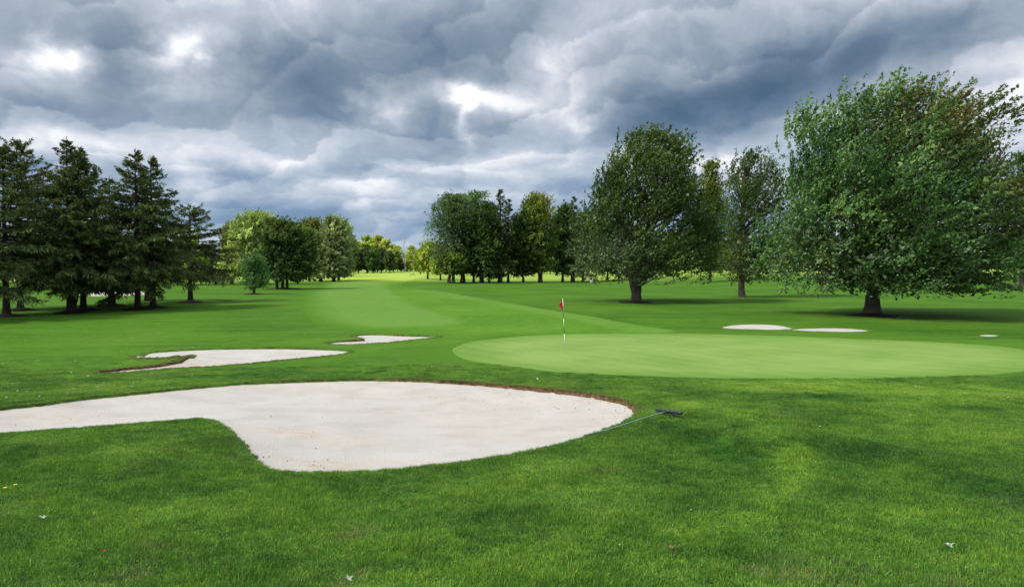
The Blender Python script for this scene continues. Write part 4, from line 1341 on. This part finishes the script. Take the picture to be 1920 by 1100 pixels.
def capped(path, radii, n=10):
    path = np.asarray(path, float)
    T0 = (path[0] - path[1]); T0 /= np.linalg.norm(T0); T1 = path[-1] - path[-2]; T1 /= np.linalg.norm(T1)
    path = np.concatenate([[path[0] + T0 * 1e-4], path, [path[-1] + T1 * 1e-4]])
    radii = np.concatenate([[radii[0] * .02], radii, [radii[-1] * .02]])
    return tube(path, radii, n)


def plain(name, c, rough=.5, metal=0., spec=.5, vary=.12):
    return mat_noise(name, tuple(v * (1 - vary) for v in c), tuple(min(1, v * (1 + vary)) for v in c), 14, rough, .15, 60, dist=.004, spec=spec)


MB = dict(white=plain('white_paint', (.74, .74, .70), .4), black=plain('black_plastic', (.025, .03, .037), .42), red=plain('flag_red', (.55, .012, .018), .7),
          handle=plain('grey_green_handle', (.17, .25, .21), .5), cream=plain('cream_plastic', (.72, .64, .50), .4), rubber=plain('rubber', (.02, .02, .02), .8),
          dark=plain('dark_paint', (.03, .035, .03), .5), roofm=plain('roof_grey', (.12, .12, .13), .8), glass=plain('window_glass', (.03, .04, .05), .12),
          navy=plain('navy_cloth', (.02, .025, .05), .9), blue=plain('blue_cloth', (.07, .13, .28), .9), skin=plain('skin', (.5, .3, .2), .6), greyc=plain('grey_paint', (.3, .33, .36), .6),
          wood=mat_noise('bench_wood', (.10, .07, .05), (.22, .17, .12), 5, stretch=(1, 8, 8)))


def mk(name, parts, mat, parent=None, smooth=False):
    V, F = join(parts)
    return mesh_obj(name, V, F, mat, parent, smooth)


# flagstick
bx, by, bz = G(1059, 649)
root = empty('flagstick', (bx, by, bz)); root.rotation_euler = (0, R(-2.6), 0)
tag(root, 'limp red flag on a black and white banded pole in the putting green', 'golf flag')
S = 88 * by / FPX            # pole height from the picture
zz = 0.0
bands = [(0, .27, 'white'), (.27, .41, 'black'), (.41, .60, 'white'), (.60, .72, 'black'), (.72, 1.0, 'white')]
for (a, b, c) in bands:
    mk('pole_band', [capped([(0, 0, a * S), (0, 0, b * S)], [.0125, .0125], 12)], MB['white'] if c == 'white' else MB['black'], root, True)
mk('finial', [capped([(0, 0, S), (0, 0, S + .02), (0, 0, S + .05)], [.016, .022, .012], 12)], MB['cream'], root, True)
nu, nv = 22, 20
V, F = [], []
for j in range(nv + 1):
    v = j / nv
    for i in range(nu + 1):
        u = i / nu
        wdt = .22 * (1 - .35 * v) * (1 - .25 * math.sin(v * 3.1))
        xx = -.014 - u * wdt * (.62 + .25 * math.sin(v * 5 + .4))
        yy = .055 * math.sin(u * 11 + v * 2.2) * (.3 + u) + .02 * math.sin(v * 7)
        z = S * .985 - v * .40 - u * .17 * (1 - v * .3) - .015 * math.sin(u * 9 + v * 3)
        V.append((xx, yy, z))
for j in range(nv):
    for i in range(nu):
        a = j * (nu + 1) + i
        F.append((a, a + 1, a + nu + 2, a + nu + 1))
fl = mesh_obj('flag', V, F, MB['red'], root, True)
md = fl.modifiers.new('thick', 'SOLIDIFY'); md.thickness = .003
# cup with a white rim
mk('cup', [tube([(0, 0, -.10), (0, 0, .004)], [.054, .054], 20), tube([(0, 0, .004), (0, 0, .0045)], [.054, .061], 20)], MB['white'], root, True)

# rake
h0 = np.array(G(1231, 779)); h1 = np.array(G(1277, 786.5)); hb = np.array(G(1095, 821))
mid = (h0 + h1) / 2; mid[2] = float(H(mid[0], mid[1])) + .01
root = empty('bunker_rake', tuple(mid)); tag(root, 'black bunker rake with a pale green handle lying beside the large bunker', 'rake')
ax = (h1 - h0); Lh = np.linalg.norm(ax); ax /= Lh
n_ = 18
ths = np.linspace(0, 1, n_)
path = [tuple(-ax * Lh / 2 + ax * Lh * t + np.array([0, 0, .085])) for t in ths]
bar = capped(path, np.full(n_, .032), 8)
mk('rake_head', [bar, box((0, 0, .085), (.09, .085, .06), math.atan2(ax[1], ax[0]))], MB['black'], root, True)
perp = np.cross(ax, [0, 0, 1]); perp /= np.linalg.norm(perp)
if perp[1] > 0: perp = -perp
tooth = None
for k in range(15):
    p = -ax * Lh / 2 + ax * Lh * (k + .5) / 15 + np.array([0, 0, .07])
    v, f = capped([p, p + perp * .03 + np.array([0, 0, -.06])], [.010, .005], 5)
    if tooth is None:
        v0 = v - p; tooth = mesh_obj('tooth', v0, f, MB['black'], root); tooth.location = p
    else:
        c = tooth.copy(); COL.objects.link(c); c.parent = root; c.location = p
he = hb - mid
pts = []
for t in np.linspace(0, 1, 16):
    p = mid + he * t
    pts.append(np.array([he[0] * t, he[1] * t, float(H(p[0], p[1])) - mid[2] + (.085 * (1 - t) + .045 * t) + .01]))
mk('handle', [capped(pts, np.full(16, .0105), 10)], MB['handle'], root, True)
mk('ferrule', [capped([pts[0], pts[1]], [.02, .016], 10)], MB['black'], root, True)

# golf ball
x, y, z = G(1008, 713)
V, F = [], []
for j in range(9):
    a = math.pi * j / 8
    for i in range(12):
        b = 2 * math.pi * i / 12
        V.append((.024 * math.sin(a) * math.cos(b), .024 * math.sin(a) * math.sin(b), .024 * math.cos(a)))
for j in range(8):
    for i in range(12): F.append((j * 12 + i, j * 12 + (i + 1) % 12, (j + 1) * 12 + (i + 1) % 12, (j + 1) * 12 + i))
o = mesh_obj('golf_ball', V, F, MB['white'], smooth=True); o.location = (x, y, z + .05)
tag(o, 'small white ball on the grass between the large bunker and the flagstick', 'ball')


# fallen leaves
def leaf_mesh(kind, seed):
    rng = random.Random(seed)
    n = 15; V = [(0, 0, .01)]
    for i in range(n):
        a = 2 * math.pi * i / n
        lob = 1 + (.45 * math.cos(a * 5) if kind == 'maple' else 0)
        r = .045 * lob * rng.uniform(.85, 1.15)
        x, y = r * math.cos(a), r * math.sin(a) * (.75 if kind == 'maple' else .4)
        V.append((x, y, .018 + .35 * y * y / .04 * .04 + 6 * (x * x) + rng.uniform(-.003, .006)))
    F = [(0, 1 + i, 1 + (i + 1) % n) for i in range(n)]
    return V, F


pale_leaf = mat_noise('pale_leaf', (.26, .29, .21), (.46, .48, .38), 30, .6)
brown_leaf = mat_noise('brown_leaf', (.14, .07, .035), (.27, .14, .08), 30, .7)
red_leaf = mat_noise('red_leaf', (.13, .03, .015), (.22, .055, .02), 30, .7)
LG = 'single fallen leaves on the near grass'
for k, (px, py, s, rz, tlt, mt, kind, lab) in enumerate([
        (80, 977, 1.1, .5, .2, pale_leaf, 'maple', 'pale fallen leaf on the grass at the far left of the foreground'),
        (652, 1095, 1.1, 1.1, .5, pale_leaf, 'maple', 'pale curled leaf at the bottom edge left of centre'),
        (1360, 907, 1.0, 2.5, .4, pale_leaf, 'maple', 'pale upper leaf of a close pair right of centre'),
        (1350, 928, 1.0, 1.3, .8, pale_leaf, 'slim', 'pale upright lower leaf of a close pair right of centre'),
        (1680, 917, .9, 2.2, .4, pale_leaf, 'maple', 'pale leaf on the grass of the right foreground, upper of two'),
        (1777, 1031, 1.25, .3, .3, pale_leaf, 'maple', 'largest pale leaf, low in the right foreground'),
        (1294, 963, .7, .9, .3, pale_leaf, 'slim', 'small greenish-white leaf in the middle of the right foreground grass'),
        (1131, 980, .7, 1.4, .5, pale_leaf, 'slim', 'small pale upright leaf below the rake handle'),
        (1160, 1029, .7, 1.2, .5, pale_leaf, 'slim', 'small pale leaf beside the brown leaf'),
        (1536, 803, .8, .2, .2, pale_leaf, 'maple', 'tiny pale leaf right of the rake head'),
        (1256, 1035, 1.1, .4, .2, brown_leaf, 'maple', 'brown crumpled leaf low in the middle of the foreground'),
        (1273, 1034, .8, 1.4, .2, brown_leaf, 'slim', 'smaller brown leaf touching the crumpled one'),
        (194, 1041, .8, .4, .2, red_leaf, 'maple', 'small orange-red leaf at the lower left'),
        (780, 943, .8, .4, .3, brown_leaf, 'slim', 'brown leaf below the large bunker')]):
    V, F = leaf_mesh(kind, k)
    o = mesh_obj('fallen_leaf', np.array(V) * s * .7, F, mt)
    x, y, z = G(px, py)
    o.location = (x, y, z + .035); o.rotation_euler = (tlt, .15, rz)
    tag(o, lab, 'leaf', LG)

# dandelions
yel = plain('dandelion_yellow', (.75, .6, .03), .7)
stemm = plain('stem_green', (.08, .2, .03), .7)
for (px, py, lab) in [(28, 916, 'yellow dandelion at the far left edge, upper right of two'), (9, 922, 'yellow dandelion at the far left edge, lower left of two')]:
    x, y, z = G(px, py)
    r_ = empty('dandelion', (x, y, z)); tag(r_, lab, 'flower', 'yellow dandelions at the left edge')
    mk('stem', [capped([(0, 0, 0), (.004, 0, .05)], [.002, .002], 5)], stemm, r_)
    V, F = [], []
    for q in range(16):
        a = q / 16 * 2 * math.pi
        V += [(.004, 0, .05), (.004 + .022 * math.cos(a - .15), .022 * math.sin(a - .15), .058), (.004 + .024 * math.cos(a), .024 * math.sin(a), .06), (.004 + .022 * math.cos(a + .15), .022 * math.sin(a + .15), .058)]
        F.append((4 * q, 4 * q + 1, 4 * q + 2, 4 * q + 3))
    mesh_obj('petals', V, F, yel, r_)

# bench far down the fairway's right side
x, y, z = G(773, 517.5)
r_ = empty('park_bench', (x, y, z), .2); tag(r_, 'small grey bench far away on the right side of the fairway end', 'bench')
for k in range(3): o = mk('seat_slat', [box((0, -.16 + .16 * k, .45), (1.7, .12, .04))], MB['greyc'], r_)
for k in range(2): o = mk('back_slat', [box((0, .30, .62 + .18 * k), (1.7, .04, .13))], MB['greyc'], r_)
for s in (-1, 1): mk('leg', [box((s * .7, 0, .21), (.07, .5, .42)), box((s * .7, .33, .6), (.06, .05, .5))], MB['dark'], r_)

# white house
X, d = (763 - 960) / FPX * 412, 412.
hz = float(H(X, d))
r_ = empty('house', (X, d, hz), .15); tag(r_, 'white house glimpsed through the trees at the end of the fairway', 'house')
mk('wall', [box((0, 0, 2.0), (4.4, 6, 4.0))], MB['white'], r_)
V = [(-2.6, -3.4, 3.95), (2.6, -3.4, 3.95), (2.6, 3.4, 3.95), (-2.6, 3.4, 3.95), (-2.6, 0, 5.0), (2.6, 0, 5.0)]
F4 = [(0, 1, 5, 4), (2, 3, 4, 5), (0, 4, 3, 3), (1, 2, 5, 5)]
me = bpy.data.meshes.new('roof'); me.from_pydata(V, [], [(0, 1, 5, 4), (2, 3, 4, 5), (0, 4, 3), (1, 2, 5), (3, 2, 1, 0)]); me.materials.append(MB['roofm'])
ro = bpy.data.objects.new('roof', me); COL.objects.link(ro); ro.parent = r_
for xx in (-1.35, 1.35): mk('window', [box((xx, -3.03, 2.5), (.9, .1, 1.2))], MB['glass'], r_)
mk('door', [box((0, -3.03, 1.05), (.95, .1, 2.1))], MB['dark'], r_)

# pale bare trunks beside the house
for (px, d, hgt, lab) in [(752, 405, 12, 'left one of the pale bare trunks before the white house'), (758, 402, 17, 'taller right one of the pale bare trunks before the white house')]:
    rng = np.random.default_rng(int(px)); X = (px - 960) / FPX * d
    parts = [tube([(0, 0, -.2), (.1, 0, hgt * .4), (-.1, 0, hgt * .75), (.1, 0, hgt)], [.34, .26, .16, .04], 7)]
    for q in range(12):
        zz = rng.uniform(.3, .95) * hgt; a = rng.uniform(0, 6.28); L = (hgt - zz) * .35 + .8
        parts.append(tube([(0, 0, zz), (math.cos(a) * L * .5, math.sin(a) * L * .5, zz + L * .6), (math.cos(a) * L * .8, math.sin(a) * L * .8, zz + L * 1.3)], [.09, .06, .02], 5))
    o = mk('bare_tree', parts, M['barkpale'], None, True); o.location = (X, d, float(H(X, d)))
    tag(o, lab, 'bare tree')

# golf cart behind the copse end
x, y, z = G(1102, 524)
r_ = empty('golf_cart', (x, y, z), .1); tag(r_, 'cream golf cart parked under the left boughs of the forked-trunk maple', 'golf cart')
V = np.array([(-1.15, 0, .35), (-1.15, 0, .75), (-.55, 0, .80), (-.45, 0, .45), (.25, 0, .45), (.30, 0, .82), (1.05, 0, .78), (1.15, 0, .35)])
n = len(V); VV = np.concatenate([V + (0, -.55, 0), V + (0, .55, 0)])
me = bpy.data.meshes.new('body'); me.from_pydata([tuple(v) for v in VV], [], [tuple(range(n)), tuple(reversed(range(n, 2 * n)))] + [(i, (i + 1) % n, n + (i + 1) % n, n + i) for i in range(n)])
me.materials.append(MB['cream']); bo = bpy.data.objects.new('body', me); COL.objects.link(bo); bo.parent = r_
mk('roof', [box((0, 0, 1.82), (1.9, 1.15, .07)), box((0, 0, 1.87), (1.6, .95, .04))], MB['cream'], r_)
mk('seat', [box((.15, 0, .62), (.55, 1.0, .12)), box((.42, 0, .9), (.1, 1.0, .45))], MB['dark'], r_)
for (sx_, sy_) in ((-.8, -.52), (-.8, .52), (.75, -.52), (.75, .52)): mk('post', [capped([(sx_, sy_, .75), (sx_ * .95, sy_, 1.8)], [.02, .02], 6)], MB['dark'], r_)
for (sx_, sy_) in ((-.75, -.58), (-.75, .58), (.75, -.58), (.75, .58)): mk('wheel', [capped([(sx_, sy_ - .09, .22), (sx_, sy_ + .09, .22)], [.22, .22], 14)], MB['rubber'], r_)

# litter bin
x, y, z = G(1109, 531)
r_ = empty('litter_bin', (x, y, z)); tag(r_, 'small blue-grey bin standing on the grass left of the forked-trunk maple', 'bin')
mk('body', [capped([(0, 0, 0), (0, 0, .1), (0, 0, .85)], [.27, .29, .32], 14)], MB['greyc'], r_, True)
mk('lid', [capped([(0, 0, .85), (0, 0, .92), (0, 0, .98)], [.34, .32, .15], 14)], MB['dark'], r_, True)


# person beside the thin-crowned tree, seen very small
def person(loc, rz, label):
    r_ = empty('person', loc, rz); tag(r_, label, 'person')
    J = [(0, 0, .95), (0, .0, 1.18), (0, .01, 1.42), (0, .0, 1.50), (0, -.02, 1.60), (0, -.03, 1.72),
         (.10, 0, .90), (.12, -.04, .50), (.12, .02, .09), (.12, -.12, .04),
         (-.10, 0, .90), (-.12, .03, .50), (-.12, .10, .09), (-.12, -.03, .04),
         (.19, .01, 1.40), (.25, .0, 1.12), (.22, -.16, .92), (-.19, .01, 1.40), (-.25, .03, 1.12), (-.20, -.12, .90)]
    E = [(0, 1), (1, 2), (2, 3), (3, 4), (4, 5), (0, 6), (6, 7), (7, 8), (8, 9), (0, 10), (10, 11), (11, 12), (12, 13), (2, 14), (14, 15), (15, 16), (2, 17), (17, 18), (18, 19)]
    RD = [.15, .14, .16, .06, .09, .085, .10, .065, .045, .045, .10, .065, .045, .045, .07, .05, .035, .07, .05, .035]
    me = bpy.data.meshes.new('body'); me.from_pydata(J, E, [])
    o = bpy.data.objects.new('body', me); COL.objects.link(o); o.parent = r_
    o.modifiers.new('skin', 'SKIN'); me.skin_vertices.new() if not me.skin_vertices else None
    for i, v in enumerate(me.skin_vertices[0].data): v.radius = (RD[i], RD[i] * .8)
    me.skin_vertices[0].data[0].use_root = True
    s = o.modifiers.new('sub', 'SUBSURF'); s.levels = 1; s.render_levels = 1
    m, t, bs = new_mat('clothed_person')
    sx = t.new('ShaderNodeSeparateXYZ'); t.l.new(t.new('ShaderNodeTexCoord').outputs['Object'], sx.inputs[0])
    z_ = sx.outputs[2]
    c = t.mix(t.ss(z_, .93, .94), rgb(.06, .12, .26), rgb(.015, .02, .035))
    c = t.mix(t.ss(z_, 1.47, 1.48), c, rgb(.45, .28, .2))
    c = t.mix(t.ss(z_, .06, .05), c, rgb(.6, .6, .6))
    t.l.new(c, bs.inputs['Base Color']); me.materials.append(m)
    hr = mk('hair', [capped([(0, .0, 1.64), (0, .01, 1.72), (0, 0, 1.80)], [.095, .105, .06], 10)], MB['dark'], r_, True)
    return r_


x, y, z = G(1405, 524.5)
person((x, y, z), .6, 'tiny distant person in a dark top and blue trousers, right of the thin-crowned tree trunk')
x, y, z = G(1417, 523.5)
r_ = empty('golf_trolley', (x, y, z), .3); tag(r_, 'tiny dark golf trolley with a bag beside the distant person', 'golf trolley')
mk('bag', [capped([(0, 0, .25), (.15, 0, .6), (.35, 0, 1.1)], [.12, .14, .13], 10)], MB['navy'], r_, True)
for s in (-1, 1): mk('wheel', [capped([(0, s * .34 - .02, .15), (0, s * .34 + .02, .15)], [.15, .15], 12)], MB['rubber'], r_)
mk('frame', [capped([(.02, -.34, .15), (.02, .34, .15)], [.015, .015], 6), capped([(-.1, 0, .2), (.6, 0, 1.05)], [.015, .015], 6)], MB['greyc'], r_)


# ------------------------------------------------------------------ near turf: real blades
def blade_patch(name, seed, n, rad, hgt, wid, lean=.5):
    rng = np.random.default_rng(seed)
    r = rad * np.sqrt(rng.uniform(0, 1, n)); a = rng.uniform(0, 2 * np.pi, n)
    p = np.column_stack([r * np.cos(a), r * np.sin(a), np.full(n, -.008)])
    h = hgt * rng.uniform(.45, 1.25, n); w = wid * rng.uniform(.6, 1.3, n)
    la = rng.uniform(0, 2 * np.pi, n); ll = h * rng.uniform(.1, 1.0, n) * lean * 1.6
    dv = np.column_stack([np.cos(la), np.sin(la), np.zeros(n)])
    fa = rng.uniform(0, 2 * np.pi, n); sv = np.column_stack([np.cos(fa), np.sin(fa), np.zeros(n)]) * (w / 2)[:, None]
    m = p + dv * (ll * .35)[:, None] + np.column_stack([np.zeros(n), np.zeros(n), h * .6])
    t = p + dv * ll[:, None] + np.column_stack([np.zeros(n), np.zeros(n), h * (1 - .25 * (ll / h))])
    V = np.stack([p - sv, p + sv, m + sv * .85, m - sv * .85, t + sv * .1, t - sv * .1], 1).reshape(-1, 3)
    b = np.arange(n) * 6
    F = np.concatenate([np.column_stack([b, b + 1, b + 2, b + 3]), np.column_stack([b + 3, b + 2, b + 4, b + 5])])
    o = mesh_obj(name, V, F, M['blade'], link=False)
    v = rng.uniform(.68, 2.3, n) ; c = np.column_stack([v * rng.uniform(.85, 1.3, n), v, v * rng.uniform(.7, 1.6, n)])
    st = rng.random(n) < .05
    c[st] *= np.array([2.4, 1.5, 2.2])
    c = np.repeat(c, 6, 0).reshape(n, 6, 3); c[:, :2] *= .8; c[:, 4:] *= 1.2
    cattr(o, c.reshape(-1, 3))
    return o


def scatter(name, pts, rz, sc, hz, dry, protos_, label):
    pts = np.asarray(pts)
    me = bpy.data.meshes.new(name); me.from_pydata([tuple(p) for p in pts], [], [])
    o = bpy.data.objects.new(name, me); COL.objects.link(o)
    fattr(o, 'rz', rz); fattr(o, 'sc', sc); fattr(o, 'hz', hz); fattr(o, 'dry', dry)
    fattr(o, 'tint', tint_at(pts[:, 0], pts[:, 1]))
    fattr(o, 'pick', np.random.default_rng(9).integers(0, len(protos_), len(pts)))
    pc = bpy.data.collections.new(name + '_kinds')
    for p in protos_: pc.objects.link(p)
    g = bpy.data.node_groups.new(name + '_nodes', 'GeometryNodeTree')
    g.interface.new_socket('Geometry', in_out='INPUT', socket_type='NodeSocketGeometry')
    g.interface.new_socket('Geometry', in_out='OUTPUT', socket_type='NodeSocketGeometry')
    t = NT(g)
    gi, go = t.new('NodeGroupInput'), t.new('NodeGroupOutput')
    ci = t.new('GeometryNodeCollectionInfo'); ci.inputs['Collection'].default_value = pc
    ci.inputs['Separate Children'].default_value = True; ci.inputs['Reset Children'].default_value = True
    ip = t.new('GeometryNodeInstanceOnPoints'); ip.inputs['Pick Instance'].default_value = True

    def na(nm, ty='FLOAT'):
        n = t.new('GeometryNodeInputNamedAttribute', data_type=ty); n.inputs['Name'].default_value = nm
        return n.outputs['Attribute']
    t.l.new(gi.outputs[0], ip.inputs['Points']); t.l.new(ci.outputs[0], ip.inputs['Instance'])
    t.l.new(na('pick'), ip.inputs['Instance Index'])
    cr_ = t.new('ShaderNodeCombineXYZ'); t.l.new(na('rz'), cr_.inputs[2]); t.l.new(cr_.outputs[0], ip.inputs['Rotation'])
    cs = t.new('ShaderNodeCombineXYZ')
    t.l.new(na('sc'), cs.inputs[0]); t.l.new(na('sc'), cs.inputs[1]); t.l.new(na('hz'), cs.inputs[2]); t.l.new(cs.outputs[0], ip.inputs['Scale'])
    t.l.new(ip.outputs[0], go.inputs[0])
    md = o.modifiers.new('scatter', 'NODES'); md.node_group = g
    tag(o, label, kind='stuff')
    return o


def build_turf():
    rng = np.random.default_rng(12)
    R1 = 27.
    st = .20
    X, Y = np.meshgrid(np.arange(-20, 20, st), np.arange(4.6, R1, st))
    X = X.ravel() + rng.uniform(-.09, .09, X.size); Y = Y.ravel() + rng.uniform(-.09, .09, Y.size)
    k = np.abs(X) < Y * .72 + 1.2
    X, Y = X[k], Y[k]
    k = rng.random(len(X)) < 1 - ssn(Y, 19, R1)
    X, Y = X[k], Y[k]
    s = np.minimum.reduce([poly_sdf(BUNKERS[n]['poly'], X, Y) for n in 'AB'])
    g = poly_sdf(GREEN, X, Y)
    k = (s > .17) & (g > .15)
    X, Y, s = X[k], Y[k], s[k]
    n = len(X)
    hz = rng.uniform(.45, 1.3, n) * (1 - .45 * ssn(Y, 12, R1)) * (.75 + .5 * np.sin(X * 1.3 + 2 * np.sin(Y * .9)) ** 2)
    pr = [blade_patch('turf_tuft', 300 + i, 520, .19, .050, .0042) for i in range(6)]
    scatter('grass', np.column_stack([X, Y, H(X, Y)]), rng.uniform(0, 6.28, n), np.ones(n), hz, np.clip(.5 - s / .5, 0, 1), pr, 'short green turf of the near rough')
    # narrow tufts along the rims
    px, py, ss_ = [], [], []
    for nm in 'ABC':
        P = BUNKERS[nm]['poly']; Q = np.roll(P, -1, 0)
        L = np.linalg.norm(Q - P, axis=1)
        for rep in range({'A': 16, 'B': 6, 'C': 4}[nm]):
            m = np.maximum(1, (L / .10).astype(int))
            for a, b, c in zip(P, Q, m):
                t = rng.uniform(0, 1, c)[:, None]
                q = a + (b - a) * t + rng.normal(0, .11, (c, 2))
                px.append(q[:, 0]); py.append(q[:, 1])
    X, Y = np.concatenate(px), np.concatenate(py)
    s = np.minimum.reduce([poly_sdf(BUNKERS[n_]['poly'], X, Y) for n_ in 'ABC'])
    k = (s > -.012) & (s < .24) & (np.abs(X) < Y * .72 + 1.2)
    X, Y, s = X[k], Y[k], s[k]; n = len(X)
    # the far rims are worn brown, the near ones green
    A = BUNKERS['A']['poly']; cy = np.interp(X, *zip(*sorted([(float(a), 0.) for a in A[:, 0]]))) * 0
    inward = poly_sdf(A, X, Y - .35)      # a point nearer the camera lies in the sand -> this is a far rim
    far = (inward < 0).astype(float)
    wr = np.zeros(n)
    for (qx, qy, rad) in [(760, 712, 1.4), (900, 717, 1.6), (1020, 727, 2.), (1120, 740, 2.), (1190, 765, 1.), (260, 688, 1.6), (330, 680, 1.5), (560, 714, .8)]:
        wx, wy, _ = G(qx, qy)
        wr = np.maximum(wr, np.exp(-((X - wx) / rad) ** 2 - ((Y - wy) / rad) ** 2))
    dry = np.clip(.12 + .9 * wr - s / .30 * (.4), 0, 1) * rng.uniform(.5, 1.2, n)
    pr = [blade_patch('rim_tuft', 340 + i, 60, .065, .055, .0045, .7) for i in range(4)]
    scatter('rim_grass', np.column_stack([X, Y, H(X, Y)]), rng.uniform(0, 6.28, n), np.ones(n), rng.uniform(.5, 1.15, n), dry, pr, 'worn tufts of grass along the bunker rims')


build_turf()


def crumbs():
    rng = np.random.default_rng(8)
    V, F = [], []
    for (qx, qy, sp_, n) in [(505, 872, .25, 34), (535, 882, .25, 30), (480, 850, .2, 16), (600, 848, .5, 10), (900, 722, .9, 40), (1030, 733, 1.0, 60), (1130, 748, .8, 60),
                             (1180, 766, .4, 30), (320, 688, .8, 30), (230, 695, .8, 20), (60, 790, 1.5, 12), (160, 760, .3, 4), (700, 790, 2.5, 16), (950, 800, 2, 14)]:
        wx, wy, _ = G(qx, qy)
        for _ in range(n):
            x, y = wx + rng.normal(0, sp_), wy + rng.normal(0, sp_)
            for nm in 'AB':
                b = BUNKERS[nm]
                sdv = -float(poly_sdf(b['poly'], [x], [y])[0])
                if sdv > .03:
                    lw = .12
                    for (px_, py_, rad, a) in WORN[nm]:
                        gx_, gy_, _ = G(px_, py_); lw = max(lw, a * math.exp(-((x - gx_) / rad) ** 2 * .6 - ((y - gy_) / rad) ** 2 * .6))
                    z = float(H(x, y)) - b['lip'] * (.35 + .75 * lw) - b['bowl'] * (1 - math.exp(-sdv / 1.4))
                    r = rng.uniform(.004, .015)
                    p = np.array([(1, 0, 0), (-1, 0, 0), (0, 1, 0), (0, -1, 0), (0, 0, 1), (0, 0, -1)]) * r * rng.uniform(.6, 1.3, (6, 1)) + (x, y, z + r * .4)
                    o_ = len(V); V += [tuple(q) for q in p]
                    F += [(o_ + a_, o_ + b_, o_ + c_) for a_, b_, c_ in [(0, 2, 4), (2, 1, 4), (1, 3, 4), (3, 0, 4), (2, 0, 5), (1, 2, 5), (3, 1, 5), (0, 3, 5)]]
    tag(mesh_obj('soil_crumbs', V, F, M['lipx']), 'crumbs of brown soil fallen on the sand below the bunker lips', kind='stuff')


crumbs()


# daisies and bits of leaf strewn over the left lawn
def strewn():
    rng = np.random.default_rng(4)
    P = []
    while len(P) < 420:
        px, py = rng.uniform(-20, 1900), 1
        py = rng.choice([rng.uniform(605, 760), rng.uniform(600, 700), rng.uniform(560, 640)])
        dens = 1.0 if px < 420 else .25
        if rng.random() > dens: continue
        x, y, z = G(px, py)
        if min(float(poly_sdf(b['poly'], [x], [y])[0]) for b in BUNKERS.values()) < .3 or poly_sdf(GREEN, [x], [y])[0] < .2: continue
        P.append((x, y, z + .03))
    V, F = [], []
    for (x, y, z) in P:
        s = rng.uniform(.015, .038); a = rng.uniform(0, 6.28); c, q = math.cos(a) * s, math.sin(a) * s
        b = len(V)
        V += [(x - c, y - q, z), (x + q * .6, y - c * .6, z + .012), (x + c, y + q, z + .02), (x - q * .6, y + c * .6, z + .012)]
        F.append((b, b + 1, b + 2, b + 3))
    o = mesh_obj('leaf_litter', V, F, pale_leaf)
    tag(o, 'pale specks of leaf strewn over the lawn', kind='stuff')


strewn()
